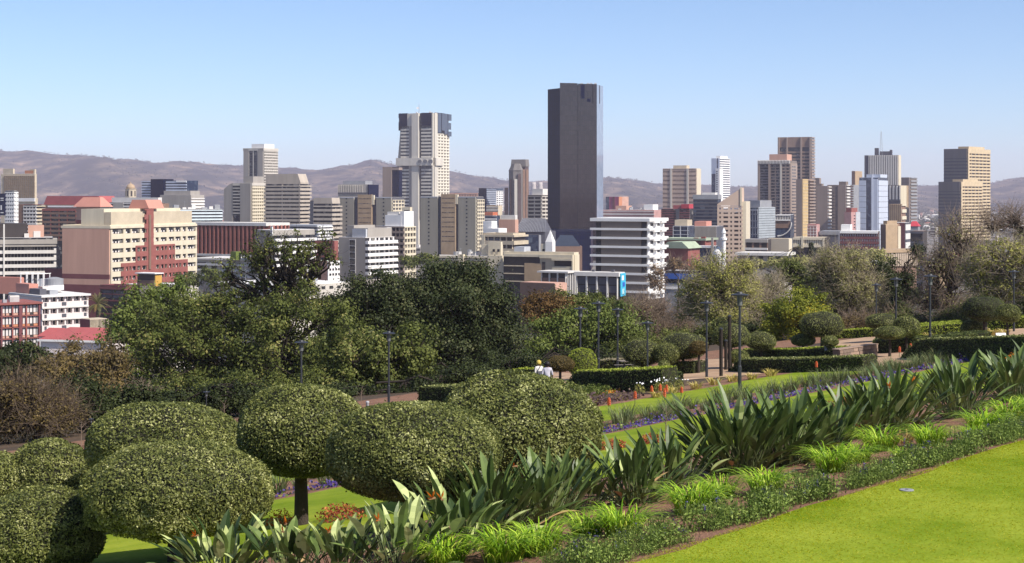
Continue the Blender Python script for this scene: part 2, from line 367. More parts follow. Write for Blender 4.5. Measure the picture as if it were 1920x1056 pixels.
def panes_tex(m, c1, c2, mort, w_=3.0, h=3.6):
    t = m.node_tree; p = t.nodes['Principled BSDF']; tc = t.nodes.new('ShaderNodeTexCoord'); mp = t.nodes.new('ShaderNodeMapping'); mp.inputs['Rotation'].default_value = (math.pi / 2, 0, 0); t.links.new(tc.outputs['Object'], mp.inputs[0])
    k = t.nodes.new('ShaderNodeTexBrick'); k.offset = 0; k.inputs['Color1'].default_value = (*c1, 1); k.inputs['Color2'].default_value = (*c2, 1); k.inputs['Mortar'].default_value = (*mort, 1); k.inputs['Scale'].default_value = 1; k.inputs['Brick Width'].default_value = w_; k.inputs['Row Height'].default_value = h; k.inputs['Mortar Size'].default_value = .12
    t.links.new(mp.outputs[0], k.inputs[0]); t.links.new(k.outputs[0], p.inputs['Base Color'])
panes_tex(glassw, (.015, .011, .013), (.024, .018, .021), (.009, .007, .008), 1.5, 3.6); panes_tex(glassk, (.001, .004, .022), (.003, .006, .032), (.001, .002, .010), 1.5, 3.6)  # brown and navy pane tones put the tower's reflections into the colour
def pane_variation(m, dark, mid, pale, sc=.55):
    t = m.node_tree; p = t.nodes['Principled BSDF']; tc = t.nodes.new('ShaderNodeTexCoord'); v = t.nodes.new('ShaderNodeTexVoronoi'); v.inputs['Scale'].default_value = sc; v.distance = 'CHEBYCHEV'; t.links.new(tc.outputs['Object'], v.inputs['Vector'])
    s = t.nodes.new('ShaderNodeSeparateColor'); t.links.new(v.outputs['Color'], s.inputs[0]); r = t.nodes.new('ShaderNodeValToRGB'); r.color_ramp.interpolation = 'CONSTANT'; e = r.color_ramp.elements; e[0].color = (*dark, 1); e[1].position = .62; e[1].color = (*mid, 1); x = e.new(.86); x.color = (*pale, 1)
    t.links.new(s.outputs[0], r.inputs[0]); t.links.new(r.outputs[0], p.inputs['Base Color'])
pane_variation(glass, (.013, .014, .02), (.05, .05, .055), (.17, .16, .145)); pane_variation(glassb, (.022, .035, .07), (.05, .07, .11), (.10, .13, .17), .35)  # paler panes stand for blinds, and for reflections put into the colour
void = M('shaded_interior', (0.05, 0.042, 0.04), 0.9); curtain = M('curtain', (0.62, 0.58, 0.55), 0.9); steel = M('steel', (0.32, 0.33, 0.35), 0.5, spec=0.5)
greenroof = M('pale_green_roof', (0.33, 0.38, 0.27), 0.7); blue = M('blue_paint', (0.035, 0.10, 0.36), 0.6); yellow = M('ochre_paint', (0.50, 0.29, 0.06), 0.8)
_bm = {}
def boxmesh(d, m):
    k = (tuple(round(x, 3) for x in d), m.name)
    if k not in _bm:
        mb = MB(); mb.box((0, d[0], 0, d[1], 0, d[2]), m); _bm[k] = mb.mesh('slab')
    return _bm[k]
GROUP_LOW = 'low blocks among the city centre towers'
class B:
    """a building from photo columns x0 | xc | x1 (left end, near corner, right end), rows yt | yb, depth Y, turn a (degrees)"""
    def __init__(s, name, label, x0, xc, x1, yt, yb, Y, a=24, core=None, roof=None, D=None, W=None, cat='building', group=None, base=None, par=None, noc=False):
        s.Y, s.a = Y, R(a); ca, sa = math.cos(s.a), math.sin(s.a)
        Cx = PX(xc, Y); k0 = (x0 - 960) / F
        s.W = W or (Cx - k0 * Y) / (ca + k0 * sa)
        if x1 and x1 > xc and not D:
            k1 = (x1 - 960) / F; den = sa - k1 * ca
            s.D = (k1 * Y - Cx) / den if den > 0.02 else 30
            s.D = min(s.D, 140)
        else: s.D = D or 18
        L = (Cx - s.W * ca, Y + s.W * sa)
        s.L = L; s.base = PZ(yb, Y) if yb else (gz(Cx, Y) - 1.5 if base is None else base)
        s.H = PZ(yt, Y) - s.base; s.ca, s.sa = ca, sa
        s.o = thing(name, label, cat, (L[0], L[1], s.base), -s.a, group)
        s.ppm = F / Y
        s.core = core or glass
        if not noc:
            s.box('wall' if s.core not in (glass, glassb, glassk, void, glassw) else 'glazing', (0, s.W, 0, s.D, 0, s.H), s.core)
        s.roofmat = roof or roofg
        if not noc:
            s.box('roof', (0.25, s.W - 0.25, 0.25, s.D - 0.25, s.H, s.H + 0.12), s.roofmat)
            if par:
                t, h = 0.35, 0.9; mb = MB()
                for b in ((-.02, s.W + .02, -.02, t, s.H - .5, s.H + h), (-.02, s.W + .02, s.D - t, s.D + .02, s.H - .5, s.H + h), (-.02, t, t, s.D - t, s.H - .5, s.H + h), (s.W - t, s.W + .02, t, s.D - t, s.H - .5, s.H + h)): mb.box(b, par)
                mb.ob('parapet', s.o)
    def z(s, py): return PZ(py, s.Y) - s.base
    def sa_(s, px):
        k = (px - 960) / F; den = s.ca + k * s.sa; return (k * s.L[1] - s.L[0]) / den
    def sb_(s, px):
        k = (px - 960) / F; c = (s.L[0] + s.W * s.ca, s.L[1] - s.W * s.sa)
        den = s.sa - k * s.ca; return (k * c[1] - c[0]) / den
    def rng(s, face, p0, p1):
        f = s.sa_ if face == 'A' else s.sb_; L = s.W if face == 'A' else s.D
        return (0 if p0 is None else f(p0)), (L if p1 is None else f(p1))
    def fb(s, face, s0, s1, z0, z1, o0, o1):
        return (s0, s1, -o1, -o0, z0, z1) if face == 'A' else (s.W + o0, s.W + o1, s0, s1, z0, z1)
    def box(s, name, b, m, label=None):
        o = link(name, boxmesh((b[1] - b[0], b[3] - b[2], b[5] - b[4]), m), s.o, (b[0], b[2], b[4]))
        if label: o['label'] = label
        return o
    def many(s, name, boxes, m, sep):
        if not boxes: return
        if sep:
            for b in boxes: s.box(name, b, m)
        else:
            mb = MB()
            for b in boxes: mb.box(b, m)
            mb.ob(name, s.o, kind='stuff' if len(boxes) > 1 else None)
    def panel(s, face, p0, p1, y0, y1, m, out=0.3, name='wall_panel', o0=0.0):
        a, b = s.rng(face, p0, p1); z1 = s.H if y0 is None else s.z(y0); z0 = 0 if y1 is None else s.z(y1)
        return s.box(name, s.fb(face, a, b, z0, z1, o0, out), m)
    def bands(s, face, p0, p1, y0, y1, n, m, frac=0.5, out=0.45, name='floor_band', sep=None, top=True):
        """n storeys between rows; face 'R' wraps bands all round"""
        z1 = s.H if y0 is None else s.z(y0); z0 = 0 if y1 is None else s.z(y1); h = (z1 - z0) / n; bs = []
        for i in range(n + (1 if top else 0)):
            a0 = z0 + i * h - h * frac * 0.5; a1 = z0 + i * h + h * frac * 0.5
            if i == n: a1 = z1 + 0.02
            if face == 'R': bs.append((-out, s.W + out, -out, s.D + out, a0, a1))
            else:
                a, b = s.rng(face, p0, p1); bs.append(s.fb(face, a, b + (out if face == 'A' and p1 is None else 0), a0, a1, 0, out))
        L = (bs[0][1] - bs[0][0]) * s.ppm
        if sep is None: sep = h * s.ppm >= 5 and max(L, (bs[0][3] - bs[0][2]) * s.ppm) > 18
        s.many(name if sep else name + 's', bs, m, sep)
    def piers(s, face, p0, p1, y0, y1, n, m, width=0.8, out=0.38, name='pier', sep=None, ends=True):
        a, b = s.rng(face, p0, p1); z1 = s.H if y0 is None else s.z(y0); z0 = 0 if y1 is None else s.z(y1); bs = []
        for i in range(n + 1):
            if not ends and i in (0, n): continue
            c = a + (b - a) * i / n; lo, hi = max(a, c - width / 2), min(b, c + width / 2)
            bs.append(s.fb(face, lo, hi, z0, z1 - 0.03, 0, out))
        if sep is None: sep = (b - a) / n * s.ppm >= 7
        s.many(name if sep else name + 's', bs, m, sep)
    def grid(s, face, p0, p1, y0, y1, nf, nb, m, frac=0.45, pw=0.3, out=0.4, sep=None, pm=None):
        a, b = s.rng(face, p0, p1)
        s.bands(face, p0, p1, y0, y1, nf, m, frac, out, sep=sep)
        s.piers(face, p0, p1, y0, y1, nb, pm or m, (b - a) / nb * pw, out * 0.8, sep=sep)
    def panes(s, face, p0, p1, y0, y1, cols, rows, m, out=0.06, name='window', sep=True, ins=(0, 1), frame=None, curtain_p=0):
        """cols: list of (from, to) in 0..1 across; rows: number of storeys; ins: sill and head in 0..1 of the storey"""
        a, b = s.rng(face, p0, p1); z1 = s.H if y0 is None else s.z(y0); z0 = 0 if y1 is None else s.z(y1); h = (z1 - z0) / rows; bs = []; cs = []
        for r in range(rows):
            for c0, c1 in cols:
                q = s.fb(face, a + (b - a) * c0, a + (b - a) * c1, z0 + h * (r + ins[0]), z0 + h * (r + ins[1]), 0, out); bs.append(q)
                if rnd.random() < curtain_p:
                    t = rnd.uniform(.25, .6); e = (b - a) * (c1 - c0); k0 = a + (b - a) * c0 + e * rnd.uniform(0, 1 - t)
                    cs.append(s.fb(face, k0, k0 + e * t, z0 + h * (r + ins[0]), z0 + h * (r + ins[0] + (ins[1] - ins[0]) * rnd.uniform(.4, .95)), out, out + 0.03))
        s.many(name, bs, m, sep)
        if cs: s.many('curtain', cs, curtain, False)
    def top(s, p0, p1, h, m, d0=0.15, d1=0.85, name='plant_room', z=None, face='A'):
        a, b = s.rng('A', p0, p1); z0 = s.H if z is None else z
        return s.box(name, (max(0.3, a), min(s.W - 0.3, b), s.D * d0, s.D * d1, z0 + 0.13, z0 + 0.13 + h), m)
    def clutter(s, n=4):
        for i in range(n):
            x, y = rnd.uniform(1, max(1.2, s.W - 3)), rnd.uniform(1, max(1.2, s.D - 3)); w_, d, h = rnd.choice((1, 1.6, 2.4)), rnd.choice((1, 1.8, 2.6)), rnd.choice((.9, 1.4, 2.2))
            s.box('roof_unit', (x, min(x + w_, s.W - .4), y, min(y + d, s.D - .4), s.H + 0.13, s.H + 0.13 + h), rnd.choice((roofg, offw, mgrey, steel)))
        for i in range(2):
            mb = MB(); x, y = rnd.uniform(1, max(1.2, s.W - 1)), rnd.uniform(1, max(1.2, s.D - 1)); h = rnd.uniform(2, 4.5); mb.tube((x, y, s.H + .1), (x, y, s.H + h), .06, .04, steel, 4); mb.tube((x - .6, y, s.H + h * .9), (x + .6, y, s.H + h * .9), .04, .04, steel, 4)
            mb.ob('aerial', s.o)
def mast(b, x, y, z0, h, r=0.5, m=steel):
    mb = MB()
    for k in range(4):
        cx, cy = (r, r, -r, -r)[k], (r, -r, -r, r)[k]; mb.tube((x + cx, y + cy, z0), (x + cx * .2, y + cy * .2, z0 + h), 0.1, 0.08, m, 4)
    n = int(h / (2 * r)) + 2
    for i in range(n):
        t = i / n; q = r * (1 - .8 * t); z_ = z0 + h * t
        mb.tube((x - q, y - q, z_), (x + q, y + q, z_ + h / n), .07, .07, m, 3); mb.tube((x + q, y - q, z_), (x - q, y + q, z_ + h / n), .07, .07, m, 3)
    mb.ob('lattice_mast', b.o)

# ------------------------------------------------------------------ near buildings, left
b = B('office_block', 'big cream and red-brick office block with a blank tan end wall', 118, 206, 367, 427, None, 533, 23, core=void, roof=creamd, par=cream)
W, D, H = b.W, b.D, b.H
b.panel('A', None, None, None, 515, brownl, 0.4, 'end_wall'); b.panel('A', None, None, 515, 524, maroon, 0.42, 'wall_band'); b.panel('A', None, None, 524, 535, brownl, 0.4, 'wall_band'); b.panel('A', None, None, 535, None, maroon, 0.42, 'wall_base')
zt, zb = b.z(431), b.z(537.5); nf = 6; fh = (zt - zb) / nf
colw = [0, .012, .08, .095, .128, .148, .205, .225, .262, .30, .385, .40, .45, .475, .53, .555, .605, .63, .69, .715, .76, .785, .86, .985]
cols = [(.015, .135), (.16, .215), (.23, .32), (.34, .39), (.5, .535), (.56, .63), (.655, .72), (.735, .80), (.825, .865), (.885, .985)]
for r in range(nf + 2):                                    # spandrels, storey by storey
    z0 = zb + (r - 2) * fh; 
    b.box('spandrel', b.fb('B', 0, D, z0 + fh * .0, z0 + fh * .55, 0, .55), cream)
    edges = [0] + [x for c in cols for x in c] + [1]
    for i in range(0, len(edges), 2):
        b.box('pier', b.fb('B', D * edges[i], D * edges[i + 1], z0 + fh * .552, z0 + fh * .998, 0, .5), cream)
    for c in cols:
        g0, g1 = D * c[0], D * c[1]
        o = b.box('window', b.fb('B', g0 + .02, g1 - .02, z0 + fh * .56, z0 + fh * .99, 0, .12), glass)
        for j in range(max(1, int((g1 - g0) / 1.6))):       # blinds and mullions in the panes
            x = g0 + .15 + j * 1.55
            q = boxmesh((.8, .03, fh * .2), curtain) if False else None
            e = link('blind', boxmesh((.03, .75, round(fh * .18, 2)), curtain), o, (.125, x - g0 + rnd.uniform(0, .3), .05))
b.box('roof_edge', (-.45, W + .58, -.45, D + .05, H - .3, H + .5), cream)
# red brick pyramid of steps on the long face
for (p0, p1, y0, y1) in ((268, 285, 404, 463), (252, 325, 463, 495), (224, 349, 495, 512), (224, 349, 512, 560)):
    a0, a1 = b.rng('B', p0, p1)
    mz1 = b.z(y0) if y0 > 410 else H + 6; mz0 = b.z(y1) if y1 < 550 else 0
    k0 = math.ceil
    mbx = []
    for r in range(-2, nf + 4):
        z0 = zb + r * fh
        for za, zc in ((z0, z0 + fh * .55),):
            lo, hi = max(za, mz0), min(zc, mz1)
            if hi - lo > .2: mbx.append(b.fb('B', a0, a1, lo, hi, .55, .75))
    b.many('brick_course', mbx, brick, True)
    ee = [0] + [x for c in cols for x in c] + [1]
    for i in range(0, len(ee), 2):
        lo, hi = max(a0, D * ee[i] - .05), min(a1, D * ee[i + 1] + .05)
        if hi - lo > .1: b.box('brick_pier', b.fb('B', lo, hi, mz0, mz1 - .02, .5, .70), brick)
    for i in range(len(cols)):
        m = D * (cols[i][0] + cols[i][1]) / 2
        if a0 < m < a1 and cols[i][1] - cols[i][0] > .05: b.box('brick_pier', b.fb('B', m - .45, m + .45, mz0, mz1 - .02, .5, .68), brick)
b.panel('B', 275, 278.5, 404, 510, brown, 1.1, 'downpipe_shaft', 0.7)
b.top(192, 206, 5.0, creamd, .02, .96, 'penthouse'); b.box('penthouse', (W * .35, W - 3.2, D * .02, D * .47, H + .13, H + 6.2), cream); b.box('penthouse', (W * .35, W - 3.2, D * .56, D * .9, H + .13, H + 6.2), cream)
for t in np.linspace(.04, .44, 6): b.box('window', (W - 3.2, W - 3.12, D * t, D * (t + .045), H + 2.2, H + 4.6), glass)
for t in np.linspace(.58, .85, 5): b.box('window', (W - 3.2, W - 3.12, D * t, D * (t + .04), H + 2.2, H + 4.6), glass)
mb = MB(); mb.profile([(W - 8, H + 6.2), (W + .5, H + 6.2), (W - 1, H + 9.2), (W - 6.5, H + 9.2)], D * .42, D * .60, salmon); mb.ob('roof_cap', b.o)
b.clutter(5)
b = B('annex', 'low maroon annex against the tan end wall', 84, 117, 122, 504, None, 545, 37, core=maroon, roof=roofd)
b.panes('A', None, None, 470, 500, [(.1, .9)], 1, glass) if False else None
b = B('office_block', 'office block with four long white curved balcony bands at the left edge', -30, 99, None, 446, None, 575, -16, core=glass, roof=roofg)
for i, y in enumerate((458, 471, 484, 497, 510)): b.bands('R', None, None, y - 5, y + 1, 1, offw if i else conc, 1.0, 1.2, top=False)
b.bands('R', None, None, 446, 453, 1, conc, 1.2, 1.5, top=False)
b.top(-30, 50, 5.0, void, .2, .9); b.top(52, 82, 4.2, brownl, .3, .9); b.piers('A', 8, 95, 452, 512, 14, concd, .3, .3)
b.clutter(6); b.box('column', (b.W * .28, b.W * .28 + .5, -1.6, -1.1, 0, b.H + 5), offw)
b = B('apartment_block', 'pinkish white block of balconies beside the date palm', 20, 75, 162, 556, None, 470, 48, core=pink, roof=roofl)
for i, y in enumerate((557, 579, 601)):
    b.panel('B', None, None, y + 10, y + 21, pink, 1.3, 'balcony'); b.panel('B', None, None, y - 2.5, y, offw, 1.6, 'eave')
    b.panes('B', None, None, y + 1, y + 11, [(t, t + .05) for t in np.linspace(.03, .93, 12)], 1, glass, ins=(.05, .95), curtain_p=.4)
    b.piers('B', None, None, y, y + 21, 6, pink, .5, 1.25)
    b.panes('B', None, None, y + 11, y + 18, [(.05, .10), (.42, .52), (.9, .96)], 1, dgrey, out=1.33, name='balcony_opening')
b.box('roof_edge', (-.5, b.W + 2.0, -.5, b.D + .5, b.H - .25, b.H + .3), roofl)
b.clutter(6); b.box('roof_terrace', (b.W * .1, b.W * .55, b.D * .05, b.D * .25, b.H + .3, b.H + 3.2), salmon); b.box('planter', (b.W * .3, b.W * .9, b.D * .06, b.D * .2, b.H + .3, b.H + 2.0), dgrey)
b = B('apartment_block', 'apartment block with rust-red frames and orange panels at the left edge', -60, -30, 74, 572, None, 425, 55, core=void, roof=mgrey)
for i in range(5):
    y = 575 + i * 21.5
    b.panel('B', None, None, y - 2.2, y - .6, brick, .7, 'floor_slab')
    sgs = np.linspace(0, 1, 9)
    b.panes('B', None, None, y, y + 14, [(sgs[k] + .012, sgs[k + 1] - .012) for k in range(8)], 1, curtain, out=.15, name='window', ins=(0, .95))
    b.panes('B', None, None, y, y + 14, [(sgs[k] + .055, sgs[k] + .066) for k in range(8)], 1, glass, out=.3, name='window_gap', ins=(0, .95))
    b.panes('B', None, None, y + 14.6, y + 18.6, [(sgs[k] + .012, sgs[k + 1] - (.012 if k % 3 else .06)) for k in range(8)], 1, orange if i % 2 else brownl, out=.3, name='balcony_panel', ins=(0, 1))
b.piers('B', None, None, 572, 680, 4, brick, .35, .7); b.piers('B', 0, 74, 572, 680, 2, maroon, .9, .85)
b.box('roof_edge', (-.5, b.W + 1.2, -.5, b.D + .5, b.H - .2, b.H + .25), brick); b.clutter(4)
def gable(name, label, px0, px1, yr, ye, Y, d, wallm, roofm, a=10, ridge_in=.25, cat='house', group=None, base=None):
    x0, x1 = PX(px0, Y), PX(px1, Y); z0 = gz((x0 + x1) / 2, Y) - 1 if base is None else base; ze, zr = PZ(ye, Y), PZ(yr, Y); W_ = x1 - x0
    o = thing(name, label, cat, (x0, Y, z0), -R(a), group)
    mb = MB(); mb.box((0.4, W_ - .4, .4, d - .4, 0, ze - z0), wallm); mb.ob('wall', o)
    h0, h1 = ze - z0 + .02, zr - z0; i = W_ * ridge_in; mb = MB()
    mb.add([(0, 0, h0), (W_, 0, h0), (W_, d, h0), (0, d, h0), (i, d / 2, h1), (W_ - i, d / 2, h1), (0, 0, h0 - .25), (W_, 0, h0 - .25), (W_, d, h0 - .25), (0, d, h0 - .25)],
           [(0, 1, 5, 4), (1, 2, 5), (2, 3, 4, 5), (3, 0, 4), (6, 7, 1, 0), (7, 8, 2, 1), (8, 9, 3, 2), (9, 6, 0, 3), (9, 8, 7, 6)], roofm)
    mb.ob('roof', o); return o, W_, z0, ze
o, W_, z0, ze = gable('house', 'long low house with a red sheet-metal hipped roof', 72, 214, 618, 636, 385, 17, pink, redroof, 14, .2)
mb = MB(); mb.box((-.3, W_ + .3, -.3, -.02, ze - z0 - .5, ze - z0 - .02), white); mb.ob('fascia', o)
for t in (.12, .3, .5, .7, .86):
    mb = MB(); mb.box((W_ * t, W_ * t + 1.2, .3, .42, .8, 2.4), glass); mb.ob('window', o)
gable('house', 'small red roof behind a white gable beside the long red roof', 70, 112, 617, 630, 405, 9, white, redroof, 14, .12)
b = B('screen_wall', 'tan and brown corrugated box standing behind the red roof', 150, 168, 203, 600, 622, 410, 45, core=maroon, roof=creamd, cat='shed'); b.piers('B', None, None, None, None, 9, creamd, 1.2, .3); b.panel('B', None, None, None, None, cream, .12)
b = B('low_block', 'dark low block with blue glass behind the date palm', 188, 236, 262, 541, None, 500, 30, core=void, roof=roofl, par=maroon); b.panel('A', None, None, None, 544, maroon, .5, 'fascia'); b.bands('A', None, None, 552, 590, 3, maroon, .2, .5)
b.panes('A', None, None, 546, 560, [(.1, .45), (.5, .9)], 1, glassb)
b = B('podium', 'plain beige podium in front of the red-brick pyramid', 234, 330, 372, 536, None, 505, 24, core=concl, roof=roofl)
b = B('kiosk', 'yellow and brown rooftop kiosk in front of the red-brick pyramid', 258, 290, 302, 514, 537, 500, 30, core=void, roof=white, base=None); b.panel('A', None, None, 526, None, brown, .25, 'counter'); b.panel('B', None, None, 517, None, yellow, .3, 'side_wall'); b.box('canopy', (-.6, b.W + .6, -.6, b.D + .6, b.H, b.H + .3), white)
b = B('water_tank', 'round grey-green water tank on the pinkish white block', 76, 104, 104, 524, 545, 480, 24, noc=True, cat='tank')
mb = MB(); r = b.W / 2; mb.lathe([(r, 0), (r, b.H * .45)], white, 20, (r, r)); mb.ob('plinth', b.o); mb = MB(); mb.lathe([(r * .96, b.H * .46), (r * .96, b.H), (r * .3, b.H + .5)], mgrey, 20, (r, r)); mb.ob('tank', b.o)
b = B('roof_structure', 'white pergola frame with pipes on the terrace roof', 38, 80, 88, 514, 545, 490, 24, noc=True, cat='pergola')
bs = []
for x in np.linspace(0, b.W, 5): bs += [(x, x + .2, 0, .2, 0, b.H), (x, x + .2, 3, 3.2, 0, b.H), (x, x + .2, -.4, 3.6, b.H, b.H + .2)]
b.many('post', bs, white, True); b.box('tank', (b.W * .8, b.W * 1.05, .5, 2.5, 0, b.H * .7), white)
b = B('lift_house', 'salmon stair tower box beside the white pergola', -10, 37, 45, 521, 552, 500, 24, core=salmon, roof=salmon)
# ------------------------------------------------------------------ middle distance, left
b = B('hotel', 'tan gridded slab at the far left below the hills', 2, 65, 69, 326, None, 1250, 24, core=creamd, roof=roofl); b.grid('A', 8, None, 330, 372, 15, 15, tan, .3, .4, .5, sep=False); b.top(5, 24, 4, creamd); b.top(56, 66, 3.5, creamd); b.top(46, 62, 2.5, orange)
b = B('apartment_block', 'narrow white block with square windows behind a dark banner', 10, 27, 33, 358, None, 720, 26, core=glass, roof=roofl); b.grid('A', None, None, 360, 440, 11, 4, white, .55, .5, .5); b.grid('B', None, None, 360, 440, 11, 2, white, .55, .5, .5)
o = b.panel('A', 1, 12, 363, 404, M('navy_banner', (0.015, 0.018, 0.05), 0.6), 1.0, 'banner')
for y, h in ((371, 2), (375, 1.5), (385, 9), (398, 2)): b.panel('A', 4, 9.5 if h < 5 else 6.5, y, y + h, white, 1.08, 'banner_print', 1.01)
b = B('office_block', 'white-parapet block with a planted roof below the tan slab', 24, 66, 71, 372, None, 900, 24, core=creamd, roof=roofl); b.panel('A', None, None, 372, 378, white, .5, 'parapet'); b.bands('A', None, None, 386, 430, 5, white, .4, .5)
b = B('flats', 'beige balcony flats with a brown side wall', 27, 68, 84, 384, None, 820, 24, core=glass, roof=brick); b.panel('A', 27, 45, None, None, brown, .3); b.grid('A', 45, None, 386, 440, 8, 4, offw, .5, .2, .6); b.bands('B', None, None, 386, 440, 8, creamd, .5, .5)
b = B('office_block', 'brown brick block with five rows of dark windows', 80, 143, 150, 392, None, 800, 24, core=glass, roof=redroof); b.grid('A', None, None, 392, 450, 7, 4, brown, .5, .12, .5, pm=brick); b.panel('A', None, None, 392, 396, brick, .6, 'parapet')
b = B('office_block', 'tan pavilion topped by a salmon hipped roof', 143, 188, 206, 388, None, 660, 30, core=brownl, roof=creamd); b.panel('B', None, None, None, None, cream, .2)
mb = MB(); mb.add([(-1, -1, b.H), (b.W + 1, -1, b.H), (b.W + 1, b.D + 1, b.H), (-1, b.D + 1, b.H), (2, 2, b.H + 4), (b.W - 2, 2, b.H + 4), (b.W - 2, b.D - 2, b.H + 4), (2, b.D - 2, b.H + 4)], [(0, 1, 5, 4), (1, 2, 6, 5), (2, 3, 7, 6), (3, 0, 4, 7), (4, 5, 6, 7), (3, 2, 1, 0)], salmon); mb.ob('roof', b.o)
b.panel('A', 164, 175, 402, 404, void, .1, 'vent')
b = B('plant_block', 'dark maroon box in front of the salmon roof pavilion', 142, 178, 190, 413, None, 600, 30, core=maroon, roof=roofd)
b = B('warehouse', 'long red-roofed hall with a clerestory in the old town', 80, 190, 200, 384, None, 1100, 24, core=brown, roof=redroof); mb = MB(); mb.profile([(0, b.H), (b.W, b.H), (b.W - 3, b.H + 6), (3, b.H + 6)], 1, b.D + 12, redroof); mb.ob('roof', b.o); b.panel('A', 90, 170, 386, 389, white, .3, 'clerestory')
Yd = 1500; o = thing('domed_tower', 'small stone tower with a round dome', 'tower', (PX(245, Yd), Yd, -62)); zt = lambda y: PZ(y, Yd) + 62
mb = MB(); r = 5.2
mb.lathe([(r, 0), (r, zt(356)), (r * 1.08, zt(355)), (r * 1.08, zt(354))], creamd, 8); mb.ob('drum', o)
mb = MB(); mb.lathe([(r * .82, zt(354)), (r * .8, zt(351)), (r * .62, zt(347.5)), (r * .3, zt(345)), (.4, zt(344)), (.2, zt(341))], tan, 16); mb.ob('dome', o, smooth=True)
for k in range(8):
    a = k * math.pi / 4 + .39; mb = MB(); mb.box((-.8, .8, -.1, .1, zt(368), zt(358)), void); mb.ob('opening', o, loc=(math.cos(a) * r * .94, math.sin(a) * r * .94, 0), rot=(0, 0, a + math.pi / 2))
b = B('office_tower', 'blue-striped glass office complex with a dark centre below the hills', 266, 290, 292, 340, None, 1350, 24, core=glassb); b.bands('A', None, None, 340, 380, 8, silver, .5, .5)
b.box('dark_core', (b.sa_(288), b.sa_(312), -4, 10, 0, b.z(336)), glassk); b.box('glazing', (b.sa_(313), b.sa_(353), -2, 14, 0, b.z(339)), glassb); b.many('floor_bands', [(b.sa_(314), b.sa_(353), -2.5, -2, b.z(y), b.z(y - 2.4)) for y in range(343, 382, 5)], silver, False); b.box('end_panel', (b.sa_(334), b.sa_(353), -2.9, -2.5, b.z(342), b.z(339)), white)
b = B('office_block', 'grey-brown flat block with a banded white wing', 300, 358, 383, 366, None, 1150, 24, core=conc, roof=roofg); b.bands('B', None, None, 372, 400, 5, white, .45, .5); b.top(302, 352, 3, conc, .2, .9)
b = B('office_block', 'low grey block with rows of white bands behind the salmon roof', 205, 300, 310, 380, None, 1000, 24, core=glass, roof=roofg); b.bands('A', None, None, 381, 420, 6, offw, .5, .5); b.panel('A', 213, 232, 380, None, conc, .7); b.top(208, 295, 3, offw)
b = B('office_block', 'white-walled low block behind the red-brick column', 226, 310, 330, 398, None, 760, 24, core=offw, roof=roofl); b.top(272, 300, 4, brown); b.clutter(6); b.panes('A', 250, 300, 400, 404, [(.1, .4), (.5, .9)], 1, glass)
b = B('office_block', 'long pale blue-white block with five window strips', 316, 322, 417, 393, None, 800, 66, core=glass, roof=roofl); b.bands('B', None, None, 394, 424, 5, M('pale_blue_panel', (0.55, 0.62, 0.64), 0.6), .55, .5); b.panel('A', None, None, None, None, concl, .2); b.clutter(7)
b = B('parking_building', 'building clad in tall maroon vertical fins', 368, 500, 536, 421, None, 640, 30, core=maroon, roof=offw); b.piers('A', None, None, 423, 478, 17, M('terracotta_fin', (0.34, 0.13, 0.10), 0.85), .9, 1.8, 'fin', sep=True); b.piers('B', None, None, 423, 478, 5, M('terracotta_fin'), .9, 1.8, 'fin', sep=True); b.box('roof_edge', (-1, b.W + 1.2, -1.9, b.D + 1, b.H - .6, b.H + .6), offw); b.panel('A', None, None, 478, 482, offw, 2.2, 'ledge'); b.panel('A', None, None, 486, 490, concl, 2.0, 'ledge')
b = B('tower_block', 'slim pale tower with a white roof box and a dark centre strip', 457, 493.5, 520, 279, None, 1350, 27, core=glass, roof=roofl); b.panel('A', None, 466, None, None, conc, .5); b.panel('A', 484, None, None, None, conc, .5); b.bands('A', 466, 484, 281, 345, 13, dgrey, .3, .3); b.grid('B', None, None, 283, 372, 17, 7, concl, .45, .3, .8); b.box('parapet', (-.5, b.W + .9, -.5, b.D + .5, b.H - 1.6, b.H + .6), concl); b.top(469, 493, 4, white, .1, .8); b.piers('A', 467, 483, 281, 345, 2, offw, .4, .4)
b = B('tower_block', 'grey block with a sloping left shoulder and sawtooth white windows', 437, 471, 499, 344, None, 1050, 27, core=glass, roof=roofg); b.bands('A', 437, 451, 347, 400, 9, concl, .35, .5); b.panel('A', 451, None, None, None, conc, .6); b.grid('B', None, None, 345, 420, 12, 8, cream, .5, .35, .9); b.box('parapet', (0, b.W + .95, -.2, b.D, b.H - 1.5, b.H + .3), concl)
mb = MB(); x = b.sa_(420); mb.profile([(x, 0), (-.02, 0), (-.02, b.z(343)), (x * .4, b.z(346)), (x, b.z(355))], -.3, b.D * .6, conc); mb.ob('shoulder_wall', b.o); b.top(456, 472, 4.5, conc)
b = B('tower_block', 'broad beige block with nine dark window strips and a sloping cap', 498, 562, 581, 345, None, 1000, 24, core=glass, roof=roofg); b.bands('R', None, None, 348, 428, 11, M('beige_concrete', (0.40, 0.345, 0.285), 0.9, streak=1), .58, .9)
mb = MB(); mb.profile([(0, b.H), (b.W + .5, b.H), (b.W + .5, b.z(342)), (b.W - 1.5, b.z(326)), (0, b.z(326))], 0, b.D * .8, M('beige_concrete')); mb.ob('cap', b.o); b.piers('A', None, None, 346, 428, 2, M('beige_concrete'), .8, .5)
b = B('tower_block', 'smaller beige banded block with a slanted top right of the broad one', 583, 622, 638, 382, None, 930, 24, core=glass, roof=roofg); b.bands('R', None, None, 386, 470, 10, M('beige_concrete'), .55, .9)
mb = MB(); mb.profile([(0, b.H), (b.W + .5, b.H), (b.W, b.z(371)), (3, b.z(371)), (0, b.z(376))], -.2, b.D * .9, M('beige_concrete')); mb.ob('cap', b.o); b.panel('A', None, 589, 376, 450, dgrey, 1.0, 'recess')
